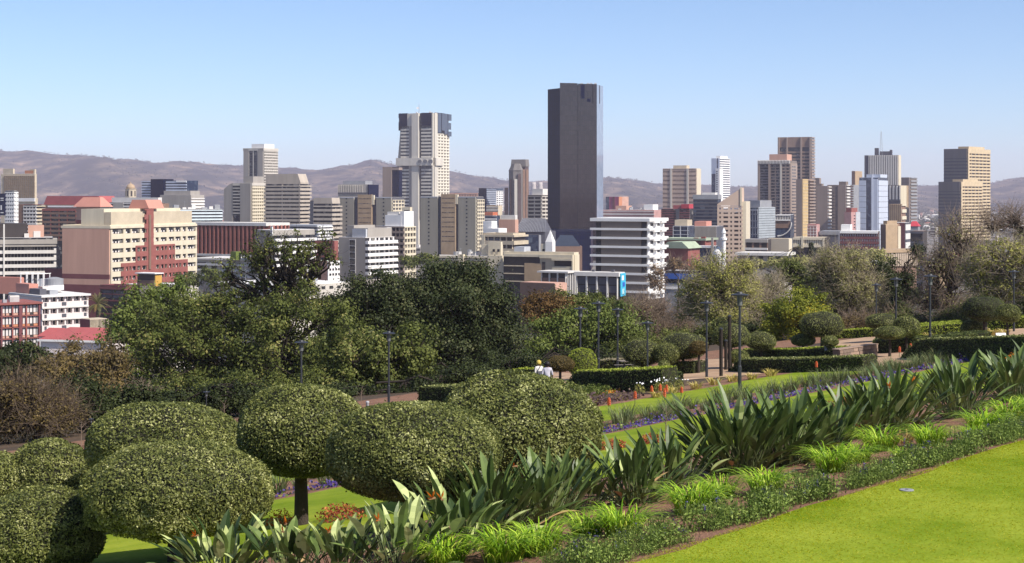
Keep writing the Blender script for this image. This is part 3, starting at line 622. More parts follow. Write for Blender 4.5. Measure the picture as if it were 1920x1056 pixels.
def wardblock(label, xs, y, Y):
    """a row of slabs: grey slit-windowed slab | dark gap | tan slab | dark gap | grey slab | lit grid"""
    b = B('government_block', label, xs[0], xs[5], xs[6], y, None, Y, 24, core=dgrey, roof=roofg)
    for (p0, p1) in ((xs[0], xs[1]), (xs[4], xs[5])):
        b.panel('A', p0, p1, None, None, M('olive_grey_concrete', (0.27, 0.25, 0.205), 0.9, streak=1), 1.2, 'slab_wall')
        q = p0 + (p1 - p0) * .45; a0, a1 = b.rng('A', q, q + 2.6); b.many('slit_window', [(a0, a1, -1.28, -1.2, b.z(y + 4 + i * 7.2), b.z(y + 4 + i * 7.2 - 2.6)) for i in range(13)], glass, True)
        b.panel('A', p0, p1, y, y + 1.6, lgrey, 1.3, 'coping')
    b.panel('A', xs[2], xs[3], y - 5, None, tan, 1.6, 'slab_wall'); b.panel('A', xs[3], xs[3] + 4, y - 4, y + 14, cream, 1.5, 'stair_head')
    a0, a1 = b.rng('A', xs[2] + 2, xs[3] - 2); mbx = []
    for i in range(10):
        for j in range(9): xx = a0 + (a1 - a0) * j / 8.5; mbx.append((xx, xx + .55, -1.66, -1.6, b.z(y + 2 + i * 9 + 1.5), b.z(y + 2 + i * 9)))
    b.many('small_windows', mbx, glass, False)
    if xs[6] > xs[5] + 1: b.grid('B', None, None, y + 5, y + 100, 14, 4, cream, .35, .25, .6)
    return b
b = wardblock('left row of grey and tan slabs with slit windows', (638, 665, 673, 699, 707, 735, 757), 370, 1000)
b = wardblock('right row of grey and tan slabs crossed by a slanting shadow', (790, 822, 829, 856, 861, 893, 907), 369, 930)
b = B('office_block', 'grey ribbed block with a dark right end behind the left slab row', 634, 690, 709, 346, None, 1350, 20, core=conc, roof=roofg); b.piers('A', None, 680, 347, 361, 14, concl, .5, .4); b.panel('A', 692, None, None, None, glassk, .5); b.panel('B', None, None, None, None, glassk, .5); b.panel('A', None, None, 361, 363.5, dgrey, .6, 'window_strip'); b.top(640, 682, 3, mgrey)
b = B('tower_block', 'plain grey-brown slab with dark glass beside the crowned tower', 718, 748, 754, 313, None, 1500, 22, core=glassk, roof=roofg); b.panel('A', None, 735, None, None, taupe, .9); b.box('cornice', (b.sa_(735), b.W + .3, -.6, b.D, b.H - 3, b.H - .6), taupe)
# the crowned concrete tower
b = B('tower', 'tall concrete tower with a jagged black glass crown and a mast', 751, 813, 841, 212, None, 1700, 25, core=glass, roof=roofl)
W, D, H = b.W, b.D, b.H; ctow = M('tower_concrete', (0.54, 0.50, 0.43), 0.9, streak=1, scale=.15)
for p0, p1 in ((752.5, 768), (791, 812)):
    b.bands('A', p0, p1, 236, 294, 9, ctow, .52, 1.6, sep=True, top=False); b.bands('A', p0, p1, 312, 402, 14, ctow, .52, 1.6, sep=True, top=False)
b.panel('A', 774.5, 787, None, None, ctow, 3.2, 'shaft'); b.panel('A', 767.5, 774, None, None, conc, 1.2, 'shaft'); b.panel('A', 811, None, 212, None, ctow, 1.9, 'corner_pier')
b.grid('B', 814, None, 250, 400, 26, 5, M('sunlit_tower_concrete', (0.62, 0.57, 0.47), .9, streak=1), .5, .45, 1.2); b.panel('B', None, 818, 212, None, ctow, 1.6, 'corner_pier')  # right face gets a paler copy of the concrete for its sunlight
o = b.panel('A', 746, None, 296, 310.5, ctow, 4.6, 'belt'); b.panel('B', None, 826, 296, 310.5, ctow, 3.0, 'belt')
for c in (791.5, 801.5, 811.5):
    a0 = b.sa_(c); mb = MB(); r = 2.6
    mb.lathe([(r, 0), (r, .35)], ctow, 24); q = mb.ob('disc', b.o, loc=(a0, -4.6, b.z(303)), rot=(R(90), 0, 0)); mb = MB()
    for dz, ww in ((-1.6, 1.7), (-.6, 2.4), (.4, 2.4), (1.4, 1.9)): mb.box((-ww, ww, dz, dz + .45, .36, .55), dgrey)
    mb.ob('louvre', q)
for (p0, p1, y0, y1, out) in ((748.5, 752.5, 212, 220, 1.5), (748.5, 752.5, 228, 244, 1.5), (750, 765, 211.5, 236, 2.4), (792, 810, 211.5, 236, 2.4)): b.panel('A', p0, p1, y0, y1, glassk, out, 'crown_glass')
b.panel('A', 765, 775, 212, 236, ctow, 1.8, 'crown_wall')
for i, (p0, p1, y0, y1) in enumerate(((818, 824, 211, 248), (824.4, 830, 211, 244), (830.4, 836, 211.5, 250), (836.4, 842.5, 212, 224), (836.4, 842.5, 228.5, 241), (836.4, 842.5, 245, 254))): b.panel('B', p0, p1, y0, y1, M('blue_grey_glass', (0.05, 0.06, 0.09), .1, spec=.9), 2.2 + .5 * (i % 2), 'crown_glass')
mb = MB(); mb.profile([(-.1, b.z(240)), (-1.2, b.z(262)), (-3.2, b.z(296)), (-.1, b.z(296))], 0, D * .8, conc); mb.ob('flared_wall', b.o); b.box('side_wing', (b.sa_(741), 0, 4, D * .7, 0, b.z(307)), conc)
mast(b, b.sa_(777), D * .3, H, 9.5, .5); mb = MB(); mb.tube((b.sa_(777), D * .3, H + 9), (b.sa_(777), D * .3, H + 13), .12, .06, steel); mb.ob('antenna', b.o); mb = MB(); mb.lathe([(.1, 0), (1.2, .5), (1.4, .8)], white, 12); mb.ob('dish', b.o, loc=(b.sa_(775), D * .3, H + 6), rot=(R(70), 0, 0))
b.clutter(6)
b = B('office_block', 'small cream box with one dark slot below the crowned tower', 754, 769, 773, 389, None, 800, 24, core=cream, roof=creamd); b.panel('A', 758, 768, 394, 397, void, .12, 'window')
b = B('office_block', 'gridded pale block with a white penthouse in front of the slabs', 700, 757, 778, 425, None, 690, 28, core=glass, roof=roofl); b.grid('A', None, None, 425, 520, 9, 8, taupe, .4, .22, .5); b.grid('B', None, None, 425, 520, 9, 4, cream, .4, .25, .6); b.top(720, 750, 4.8, white, .1, .6); b.top(722, 744, 6.2, offw, .2, .7); b.box('lift_house', (b.sa_(748), b.W - .4, 1, b.D * .95, b.H + .13, b.H + 6.6), white)
b = B('flats', 'grey block with white lit balconies rising behind the oak', 635, 685, 741, 446, None, 600, 34, core=conc, roof=roofl); zt = b.z(449)
b.panel('A', 655, 667, 449, 520, offw, .12, 'window_frame'); b.panes('A', 656, 666, 450, 520, [(0, 1)], 6, glass, out=.2, ins=(.06, .94))
for i in range(6):
    y = 452 + i * 11.6
    b.panel('B', None, None, y, y + 5.0, white, 1.4, 'balcony'); b.panel('B', None, None, y - 5.4, y, glass, .1, 'window_strip'); b.panes('B', None, None, y - 5.2, y, [(t, t + .05) for t in (.12, .3, .42, .6, .75, .9)], 1, curtain, out=.2, name='curtain'); b.panel('B', None, None, y + 5, y + 6.2, offw, 1.7, 'balcony_slab')
b.top(655, 684, 3.4, conc, .1, .9); b.box('penthouse', (b.W * .45, b.W - .5, b.D * .05, b.D * .75, b.H + .13, b.H + 3.2), lgrey); b.box('penthouse_end', (b.W - 2.2, b.W - .4, b.D * .76, b.D * .9, b.H + .13, b.H + 3.6), white); b.top(642, 655, 4.4, conc); b.clutter(3)
b = B('office_block', 'blue glass block with a white banded end behind the fins', 537, 594, 622, 423, None, 800, 28, core=glassb, roof=roofg); b.bands('A', None, None, 425, 460, 6, mgrey, .4, .5); b.bands('B', None, None, 425, 460, 6, white, .55, .9); b.box('roof_edge', (-.4, b.W + .4, -.5, b.D, b.H - .8, b.H + .3), lgrey)
b = B('flats', 'pale flats with balconies half hidden by bare branches', 478, 512, 590, 432, None, 590, 38, core=conc, roof=roofl); b.panel('A', 508, None, 425, 442, white, .4, 'stair_head')
for i in range(7):
    y = 448 + i * 12; b.panel('B', None, None, y, y + 5, white, 1.3, 'balcony'); b.panel('B', None, None, y - 6, y, glass, .1, 'window_strip')
b = B('office_block', 'small red-brick block right of the bare branches', 588, 627, 634, 452, None, 640, 24, core=brick, roof=roofd); b.panes('A', None, None, 455, 490, [(.32, .52), (.66, .9)], 4, glass, ins=(.3, .8))
b = B('hall', 'peach rendered hall with a white windowed wing', 586, 614, 636, 490, None, 560, 35, core=M('peach_render', (.5, .30, .23), .85), roof=greenroof); b.panel('B', None, None, None, None, white, .3); b.panes('B', None, None, 492, 520, [(.1, .25), (.35, .5), (.6, .75), (.85, .97)], 3, glass, out=.4, ins=(.3, .75))
b = B('hall', 'long white flat-roofed hall behind the bare tree', 395, 520, 660, 537, None, 430, 42, core=concl, roof=white); b.panes('B', None, None, 541, 549, [(t, t + .05) for t in np.linspace(.05, .9, 9)], 1, glass, ins=(.2, .9)); b.clutter(5)
b = B('podium', 'grey and white podium below the maroon fins', 366, 470, 520, 486, None, 600, 30, core=concl, roof=roofl); b.bands('A', None, None, 487, 520, 3, white, .35, .6); b.panes('A', None, None, 494, 508, [(.05, .2), (.3, .4)], 1, glass); b.panel('A', 442, 452, 472, 488, M('lime_sign', (.13, .17, .03), .6), 3, 'sign_panel')
# ------------------------------------------------------------------ middle and right of the skyline
b = B('office_block', 'paired dark and white glass block left of the brown stepped tower', 898, 912, 943, 353, None, 1700, 36, core=glassb, roof=roofg); b.bands('B', None, 930, 356, 395, 10, silver, .35, .5); b.grid('B', 930, None, 358, 395, 9, 3, white, .5, .3, .5); b.panel('A', None, None, None, None, glassk, .3)
b = B('long_block', 'distant pinkish colonnaded hall behind the slabs', 842, 896, 898, 362, None, 2000, 20, core=void, roof=redroof); b.piers('A', None, None, 364, 375, 18, brownl, 1.4, .6); b.panel('A', None, None, None, 364.5, brownl, .9, 'cornice')
# brown stepped tower
Yt = 1650; o = thing('tower', 'slim brown stepped tower with chamfered shoulders', 'tower', (0, 0, -64)); zz = lambda y, Y=Yt: PZ(y, Y) + 64
def pr(name, pts, yb, yt, m, shrink=1.0, top=None):
    mb = MB(); q = [(PX(p, Yt + d), Yt + d) for p, d in pts]; mb.prism(q, zz(yb), zz(yt), m, None, shrink); return mb.ob(name, o)
dkb = M('dark_brown_stone', (0.10, 0.07, 0.065), .7); 
mb = MB(); 
pr('shaft', [(957, 6), (985, 0), (991.5, 8), (990, 26), (958, 26)], 520, 312, dkb); pr('head', [(957.5, 5), (986, -1), (992.5, 8), (990, 27), (958, 27)], 312.3, 299, concd, .93); pr('bay', [(954, 0), (962, -6), (978, -6), (981, 0), (981, 8), (954, 8)], 520, 320, concd); pr('bay_roof', [(953.5, -.5), (962, -6.5), (978, -6.5), (981.5, 0), (981.5, 8), (953.5, 8)], 319.9, 307, concd, .55)
pr('strip', [(964.5, -7.4), (970, -7.4), (970, -6.1), (964.5, -6.1)], 520, 336, concl); pr('strip', [(971, -7.8), (977, -7.8), (977, -6.1), (971, -6.1)], 520, 326, dkb); pr('strip', [(956, -5), (958.5, -6), (958.5, -2), (956, -1)], 520, 336, brown); pr('strip', [(980.5, -2.3), (984.8, -1.2), (984.8, 1), (980.5, 1)], 520, 318, brown); pr('strip', [(986.6, .8), (991, 6.2), (990.5, 7), (986.4, 2.4)], 520, 318, brown); pr('side_wing', [(946, 4), (953, 0), (953, 14), (946, 16)], 520, 352, brown)
b = B('parking_building', 'open concrete frame building left of the black tower', 990, 1015, 1036, 366, None, 1300, 28, core=void, roof=concl); b.grid('A', None, None, 368, 410, 6, 2, conc, .4, .15, .8); b.grid('B', None, None, 368, 410, 6, 3, concl, .4, .15, .8); b.top(995, 1015, 5, offw)
for i, px in enumerate((1000.5, 1013)):
    Yc = 3600; o = thing('cooling_tower', ('left', 'right')[i] + ' one of two hazy cooling towers far behind the city', 'cooling tower', (PX(px, Yc), Yc, -62)); zz2 = lambda y: PZ(y, Yc) + 62; r = 8.2
    mb = MB(); mb.lathe([(r, 0), (r * .98, zz2(364)), (r * .72, zz2(354)), (r * .6, zz2(347)), (r * .62, zz2(342))], M('hazy_concrete', (.42, .38, .35), .9), 24); mb.ob('shell', o, smooth=True)
# black glass tower
Yk = 1180; o = thing('tower', 'tallest tower, a black mirror-glass slab with brown reflections in its front', 'tower', (0, 0, -64)); zk = lambda y: PZ(y, Yk) + 64
def pk(name, pts, yb, yt, m):
    mb = MB(); mb.prism([(PX(p, Yk + d), Yk + d) for p, d in pts], zk(yb), zk(yt), m); return mb.ob(name, o)
pk('side_slab', [(1027, 17), (1050, 2), (1054, 26), (1032, 32)], 490, 165, glassk); pk('front_slab', [(1049.8, 0), (1083, 4.5), (1083, 30), (1054, 26.5)], 490, 155.5, glassw); pk('front_slab', [(1083.7, 5.6), (1119, 10), (1119, 32), (1083.7, 30)], 490, 156, glassw)
pk('recess', [(1083, 6.2), (1083.75, 6.2), (1083.75, 29), (1083, 29)], 490, 158, glassk)
pk('right_slab', [(1119.02, 11), (1131, 27), (1128, 40), (1119.02, 33)], 490, 157, M('sky_reflection_glass', (.24, .29, .38), .05, spec=1.0))  # pale blue base colour stands in for the sky mirrored in this face
pk('crown_slot', [(1089, 6.1), (1096, 7), (1096, 8), (1089, 8)], 184, 158, glassk); pk('crown_block', [(1112, 8.6), (1125, 18), (1125, 26), (1112, 26)], 192, 157.2, glassw); pk('crown_opening', [(1101, 7.4), (1107.5, 8.2), (1107.5, 9.4), (1101, 9.4)], 190, 184, glassk)
for p in (1065, 1072, 1088, 1100, 1106, 1114): pk('roof_plant', [(p, 12), (p + 5, 12), (p + 5, 18), (p, 18)], 156.5, 153.5, lgrey)
pk('podium', [(1031, -70), (1108, -64), (1112, 10), (1034, 0)], 500, 430, glassk)
b = B('office_block', 'dark blue glass cube in front of the tiled roof', 984, 1010, 1014, 441, None, 900, 20, core=glassb, roof=roofd); b.panel('B', None, None, None, None, mgrey, .2)
b = B('hall', 'dark hall with a steep ribbed metal roof left of the black tower', 966, 1022, 1027, 435, None, 1050, 15, core=dgrey, roof=roofd, D=30)
mb = MB(); mb.add([(0, -1, b.H), (b.W, -1, b.H), (b.W - 2, 9, b.z(410)), (3, 9, b.z(410)), (0, 20, b.H), (b.W, 20, b.H)], [(0, 1, 2, 3), (1, 5, 2), (5, 4, 3, 2), (4, 0, 3), (0, 4, 5, 1)], dgrey); mb.ob('roof', b.o)
n = 18; 
for i in range(n + 1):
    t = i / n; mb = MB(); mb.tube((b.W * t, -1.0, b.H + .1), (3 + (b.W - 5) * t, 9, b.z(410) + .1), .13, .13, mgrey, 4); mb.ob('roof_rib', b.o)
o = thing('glass_pavilion', 'dark glass pyramid roof at the foot of the black tower', 'pavilion', (PX(1062, 1060), 1060, -64)); mb = MB(); q = lambda y: PZ(y, 1060) + 64
mb.prism([(-9, -9), (9, -9), (9, 9), (-9, 9)], q(461), q(441), M('skylight_glass', (.03, .04, .06), .2, spec=.5), None, .45); mb.ob('glass_roof', o); mb = MB(); mb.box((-10, 10, -10, 10, 0, q(461.2)), brown); mb.ob('wall', o)
b = B('chapel', 'cream chapel with a slender white spire', 1014, 1030, 1037, 458, None, 720, 24, core=cream, roof=creamd); b.panes('A', None, None, 460, 478, [(.2, .45), (.55, .8)], 1, glass, ins=(.2, .6))
mb = MB(); r = 1.6; mb.prism([(b.W - .2 - r, -.3), (b.W + r, -.3), (b.W + r, 2 * r), (b.W - .2 - r, 2 * r)], 0, b.H + 1, white); mb.ob('spire_base', b.o); mb = MB(); mb.prism([(b.W - .2 - r, -.3), (b.W + r, -.3), (b.W + r, 2 * r), (b.W - .2 - r, 2 * r)], b.H + 1.01, b.z(432), white, None, .04); mb.ob('spire', b.o)
b = B('office_block', 'brown windowless block left of the ribbed roof', 935, 966, 972, 412, None, 950, 22, core=brownl, roof=creamd); b.top(938, 966, 2.5, offw)
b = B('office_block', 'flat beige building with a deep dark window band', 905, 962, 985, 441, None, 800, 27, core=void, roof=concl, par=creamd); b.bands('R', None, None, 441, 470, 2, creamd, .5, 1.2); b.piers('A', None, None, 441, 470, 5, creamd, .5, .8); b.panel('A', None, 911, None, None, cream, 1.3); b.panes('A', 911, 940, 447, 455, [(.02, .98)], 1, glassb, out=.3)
b = B('office_block', 'white stepped block right of the slanting shadow', 906, 922, 932, 415, None, 850, 30, core=white, roof=white); b.box('step', (b.W * .6, b.W + 6, -3, b.D, 0, b.z(428)), white)
b = B('office_block', 'low block with orange tiled roof and blue windows', 905, 930, 938, 404, None, 1200, 24, core=glassb, roof=orange); b.bands('A', None, None, 404, 425, 3, offw, .5, .5); b.box('orange_roof', (0, b.W * .8, -1, b.D, b.H, b.H + 2.4), M('orange_tile', (.45, .14, .07), .8))
b = B('office_block', 'small ochre-topped block beside the dark and white glass pair', 912, 934, 942, 386, None, 1400, 24, core=creamd, roof=yellow); b.bands('A', None, None, 388, 400, 2, offw, .4, .4)
# cream arcaded complex
b = B('office_complex', 'yellow-cream complex with moulded cornices and a dark central court', 810, 940, 947, 481, None, 620, 24, core=creamd, roof=roofl); b.panel('A', None, None, None, 485, cream, 1.2, 'cornice'); b.panel('A', None, None, 487, 490, cream, .8, 'cornice'); b.panel('A', 862, 872, 478, None, cream, 1.6, 'buttress'); b.panel('A', 919, 946, 479, None, cream, 2.2, 'buttress'); b.panes('A', 812, 919, 498, 545, [(t, t + .09) for t in (.05, .2, .35, .62, .8)], 4, glass, ins=(.2, .75))
b.top(915, 944, 5.5, cream, .05, .5); b.panes('A', 915, 944, 463, 476, [(.3, .45), (.6, .75)], 1, glass, ins=(.25, .65)); b.box('penthouse', (b.W - 9, b.W - .6, 1.5, b.D * .8, b.H + .13, b.H + 4.5), cream); b.clutter(6)
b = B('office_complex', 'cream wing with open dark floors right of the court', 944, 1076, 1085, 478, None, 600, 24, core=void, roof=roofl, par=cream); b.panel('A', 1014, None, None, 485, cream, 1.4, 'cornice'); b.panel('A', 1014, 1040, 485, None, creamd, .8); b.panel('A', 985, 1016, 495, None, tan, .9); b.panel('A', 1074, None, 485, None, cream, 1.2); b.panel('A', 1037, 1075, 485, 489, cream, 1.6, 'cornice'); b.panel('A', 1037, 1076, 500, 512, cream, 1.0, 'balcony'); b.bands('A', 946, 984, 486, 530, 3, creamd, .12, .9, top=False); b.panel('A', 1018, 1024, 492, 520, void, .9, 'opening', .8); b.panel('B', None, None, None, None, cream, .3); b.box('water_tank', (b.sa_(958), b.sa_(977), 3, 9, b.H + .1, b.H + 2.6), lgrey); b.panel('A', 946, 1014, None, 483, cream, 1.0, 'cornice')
b = B('house', 'white-roofed verandah house below the cream wing', 1016, 1062, 1080, 511, None, 540, 30, core=void, roof=offw); b.box('roof_edge', (-1.2, b.W + 1.2, -1.2, b.D + .6, b.H - .2, b.H + .35), offw); b.piers('A', None, None, None, None, 3, offw, .4, .6, sep=True); b.panel('A', None, None, 522, None, brown, .3); b.piers('B', None, None, None, None, 4, offw, .4, .6, sep=True)
b = B('garden_wall', 'pinkish wall and roof strip in front of the verandah house', 975, 1040, 1062, 532, None, 470, 35, core=brown, roof=brownl); b.panel('B', None, None, None, None, M('peach_render'), .2)
b = B('pavilion', 'flat-roofed pavilion with white columns and a cyan banner', 1082, 1159, 1168, 513, None, 480, 24, core=void, roof=offw); b.box('roof_edge', (-.6, b.W + .6, -1.0, b.D, b.H - .9, b.H + .3), offw); b.piers('A', None, None, None, None, 4, offw, .45, .7, 'column', sep=True); b.box('roof_vent', (b.W * .3, b.W * .36, 2, 3, b.H + .3, b.H + .9), dgrey); b.box('roof_vent', (b.W * .78, b.W * .84, 2, 3, b.H + .3, b.H + 1.0), dgrey)
cy = M('cyan_banner', (.05, .42, .62), .6); o = b.panel('B', None, None, 513, 556, cy, .9, 'banner', .6)
b.panel('B', 1160.5, 1164, 517, 526, white, .96, 'banner_print', .91); b.panel('B', 1162, 1166, 530, 538, M('banner_blue', (.03, .10, .45), .6), .96, 'banner_print', .91); b.panel('B', 1161.5, 1165, 542, 552, M('banner_pale', (.45, .72, .75), .6), .96, 'banner_print', .91)
b.panes('A', None, None, 520, 550, [(.03, .22), (.28, .47), (.53, .72), (.78, .97)], 2, dgrey, out=.2, ins=(.05, .9))
# white rounded block
b = B('office_block', 'white banded block with taupe panels and rounded white balconies', 1117, 1213, 1243, 416, None, 560, 26, core=void, roof=white)
W, D, H = b.W, b.D, b.H; tp = M('taupe_panel', (.185, .15, .125), .8, var=.06)
for i in range(9):
    y = 415.5 + i * 16.8
    wob = (0, 0, .2, .5)[i % 4]
    b.box('floor_band', (-1.6, W + 1.6, -1.5, D + 1.4, b.z(y), b.z(y - (6 if i == 0 else 4.2))), white)
    b.panel('A', 1129, 1214 if i > 5 else 1203, y + .1, y + 12.5, tp, .9, 'wall_panel')
    b.panes('A', 1117, 1128.5, y + 3.5, y + 11, [(.05, .45), (.53, .95)], 1, glass, out=.25); 
    if i <= 5: b.panes('A', 1204, 1213, y + 3.5, y + 11, [(.05, .45), (.53, .95)], 1, glass, out=.25)
    b.panel('B', None, None, y + .1, y + 12.5, white, .5, 'side_wall'); b.panes('B', None, None, y + 3, y + 9, [(.12, .3), (.55, .7)], 1, glass, out=.58)
    mb = MB(); mb.lathe([(2.5, b.z(y + 3)), (2.5, b.z(y - 4.1))], white, 20, (W + .2, D * .35)); mb.ob('rounded_balcony', b.o); 
    mb = MB(); mb.lathe([(2.2, b.z(y + 3)), (2.2, b.z(y - 4.1))], white, 20, (W + .2, D * .8)); mb.ob('rounded_balcony', b.o)
b = B('office_block', 'pink, purple and orange painted block right of the black tower', 1136, 1160, 1178, 369, None, 1700, 28, core=M('magenta_render', (.30, .07, .13), .8), roof=roofg); b.panel('B', None, 1166, None, None, orange, .3); b.panel('B', 1166, None, None, None, M('peach_render'), .35); b.panel('A', None, 1142, None, None, glassb, .3); b.panel('A', 1149, 1153, None, None, maroon, .4)
b = B('hall', 'long grey-roofed hall with pink walls behind the white block', 1131, 1226, 1240, 394, None, 1200, 24, core=M('pink_render', (.42, .24, .22), .85), roof=roofg); b.bands('A', None, None, 396, 408, 2, offw, .35, .5); b.top(1152, 1172, 3, brownl); b.top(1205, 1222, 4, white); b.clutter(5)
b = B('tower_block', 'brown gridded slab tower between two pale ribs right of the black tower', 1243, 1305, 1313, 316, None, 1650, 24, core=glass, roof=creamd); tb = M('pink_brown_concrete', (.42, .31, .245), .9)
b.bands('A', None, None, 318, 392, 9, tb, .6, .8); b.piers('A', None, None, 316, 392, 34, tb, .35, .7); b.panel('A', None, None, None, 317.5, tb, 1.0, 'cornice'); b.panel('A', 1257, 1260.5, None, None, concl, 1.5, 'rib'); b.panel('A', 1288, 1291.5, None, None, concl, 1.5, 'rib'); b.panel('B', None, None, None, None, cream, .8); b.top(1261, 1286, 3.2, creamd)
b = B('tower', 'slim silver-white tower on the skyline', 1334, 1349, 1368, 297, None, 2000, 30, core=glassb, roof=white); b.panel('A', None, 1344, None, 326, silver, .5); b.panel('A', 1342, None, 316, None, white, .9); b.panel('A', 1346.5, None, None, 316, silver, .6); b.bands('B', None, None, 297, 390, 22, white, .5, .8, sep=False); b.panel('B', None, 1354, 316, None, white, 1.0); b.top(1340, 1348, 3, white); b.panes('A', 1343.5, 1346, 320, 390, [(0, 1)], 17, glass, out=1.0, ins=(.3, .8))
b = B('office_block', 'maroon block with red stepped roofs below the brown slab tower', 1240, 1292, 1300, 392, None, 1050, 24, core=glass, roof=redroof); b.bands('A', None, None, 394, 440, 10, maroon, .6, .5); b.panel('A', 1268, 1274, None, None, dgrey, .9, 'recess'); b.box('red_roof', (b.sa_(1262), b.W, .5, b.D, b.H, b.z(385)), redroof); b.box('red_roof', (b.sa_(1278), b.W + .3, -.9, b.D + .2, b.z(391), b.z(383)), M('bright_red_roof', (.42, .045, .06), .6))
b = B('office_block', 'navy glass office block left of the slant-topped tower', 1300, 1346, 1352, 372, None, 980, 18, core=glassb, roof=lgrey); b.bands('A', None, None, 374, 425, 8, dgrey, .4, .5); b.box('parapet', (-.3, b.W + .3, -.5, b.D, b.H - .5, b.H + 2.2), mgrey); b.top(1315, 1340, 3.4, offw)
b = B('office_block', 'grey ribbed low block below the navy glass block', 1290, 1343, 1346, 425, None, 800, 18, core=dgrey, roof=roofg, D=20); b.piers('A', None, None, None, None, 22, conc, .45, .6); b.top(1300, 1322, 2.4, salmon)
b = B('office_block', 'dark glass low block left of the grey ribs', 1262, 1290, 1293, 424, None, 780, 18, core=glassb, roof=roofg, D=16); b.piers('A', None, None, None, None, 2, lgrey, .4, .5); b.bands('A', None, None, 425, 440, 2, lgrey, .1, .5); b.top(1258, 1287, 2.8, creamd)
b = B('market_hall', 'red brick hall with long pale green roofs beside the white block', 1244, 1322, 1343, 451, None, 720, 26, core=brick, roof=greenroof); b.box('green_roof', (-1, b.W + 1, -2, b.D, b.H, b.H + .9), greenroof); b.panes('A', None, None, 456, 480, [(.05, .2), (.3, .4), (.6, .7), (.8, .95)], 2, glassb, ins=(.2, .7)); b.panel('A', 1302, 1310, 446, None, brick, 1.2, 'buttress'); b.panel('A', 1316, 1324, 444, None, brick, 1.2, 'buttress')
b = B('market_hall', 'lower green-roofed brick wing beside the white block', 1246, 1290, 1312, 466, None, 650, 30, core=brick, roof=greenroof); mb = MB(); mb.profile([(-1, b.H), (b.W + 1, b.H), (b.W - 2, b.H + 2.6), (2, b.H + 2.6)], -1.5, b.D, greenroof); mb.ob('roof', b.o)
b = B('shop', 'low shop with a bright blue fascia beside the white block', 1247, 1305, 1318, 509, None, 500, 24, core=void, roof=roofg); b.panel('A', None, None, 514, 524, blue, .9, 'fascia'); b.panel('A', None, None, 532, None, mgrey, .5); b.panes('A', None, None, 524, 532, [(.1, .35), (.6, .9)], 1, glass); b.panel('A', None, None, 539, 543, white, .8, 'sill')
b = B('shop', 'pale blue glass-fronted block behind the minaret', 1302, 1338, 1346, 462, None, 690, 24, core=glassb, roof=roofl); b.panel('A', None, None, None, 465, white, .5, 'fascia'); b.panel('A', 1334, None, 446, None, conc, .6)
# slant-topped tower
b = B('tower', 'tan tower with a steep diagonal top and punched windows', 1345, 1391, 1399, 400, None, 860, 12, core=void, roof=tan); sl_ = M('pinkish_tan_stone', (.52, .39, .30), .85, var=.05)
mb = MB(); mb.profile([(0, b.z(386)), (b.W, b.z(386)), (b.W, b.z(352)), (0, b.z(383))], -.5, b.D * .5, sl_); mb.ob('slanted_top', b.o); b.box('slab_wall', (b.W + .02, b.W + 2.2, .5, b.D, 0, b.z(378)), cream)
fr = [0, .07, .14, .23, .42, .52, .59, .68, .86, .93, 1.0]; cw = [(.08, .15), (.25, .44), (.53, .60), (.69, .86), (.92, .97)]
nfl = 13; b.bands('A', None, None, 387, 495, nfl, sl_, .56, .5, name='spandrel', sep=True)
ed = [0] + [x for c in cw for x in c] + [1]
for i in range(0, len(ed), 2): b.box('pier', (b.W * ed[i], b.W * ed[i + 1], -.47, 0, 0, b.z(386.5)), sl_)
b.panel('B', None, None, 386, None, cream, .02); b.box('edge_fin', (b.W - .9, b.W + .01, -.9, 0, b.z(386), b.z(351)), cream)
o = thing('mosque', 'small white dome and minaret above the bare trees', 'mosque', (PX(1357, 520), 520, gz(PX(1357, 520), 520) - 1)); zb_ = gz(PX(1357, 520), 520) - 1; q = lambda y: PZ(y, 520) - zb_
mb = MB(); mb.lathe([(.75, 0), (.65, q(452)), (1.1, q(450)), (1.1, q(446)), (.62, q(445.5)), (.55, q(438)), (.8, q(437)), (.5, q(432)), (.05, q(427))], white, 12); mb.ob('minaret', o, smooth=False)
mb = MB(); mb.lathe([(1.9, 0), (1.9, q(480)), (2.0, q(477)), (1.7, q(472)), (.9, q(467)), (.1, q(463))], white, 16); mb.ob('dome', o, loc=(-1.5, 1.5, 0), smooth=True)
b = B('office_block', 'glass block with a curved grey screen right of the slant-topped tower', 1398, 1421, 1452, 389, None, 950, 34, core=glassb, roof=roofg); b.bands('B', None, None, 389, 445, 12, M('pale_glass_screen', (.33, .36, .38), .3, spec=.6), .85, .6, sep=False); b.bands('A', None, None, 389, 440, 4, mgrey, .12, .4); b.panel('A', None, None, 393, 395, lgrey, .6, 'ledge'); b.top(1398, 1440, 4, mgrey); b.piers('A', None, None, 392, 445, 5, lgrey, .3, .3)
b = B('tower_block', 'dark residential tower with a white ribbed crown', 1421, 1481, 1494, 306, None, 1420, 24, core=glass, roof=conc); dk = M('brown_grey_render', (.18, .145, .125), .9)
b.panel('A', None, 1425, None, None, taupe, 1.0); b.bands('A', 1425, 1441, 308, 400, 18, dgrey, .5, .4, sep=False); b.grid('A', 1445, 1463, 308, 410, 18, 2, dk, .35, .2, .6); b.grid('A', 1466, None, 308, 440, 22, 2, taupe, .5, .3, .9); b.panel('A', 1441, 1444.5, None, None, taupe, 1.2); b.panel('A', 1463, 1466, None, None, concl, 1.3); b.panel('B', None, None, None, None, taupe, .5); b.panes('B', None, None, 310, 440, [(.2, .8)], 22, glass, out=.55, ins=(.4, .75), sep=False, name='windows'); b.piers('A', None, None, 300, 307, 22, offw, .6, 1.4, name='crown_fin'); b.box('crown', (0, b.W, 0, b.D, b.H, b.z(301)), dk); b.top(1441, 1474, 5.6, brownl, .1, .8, z=b.z(301))
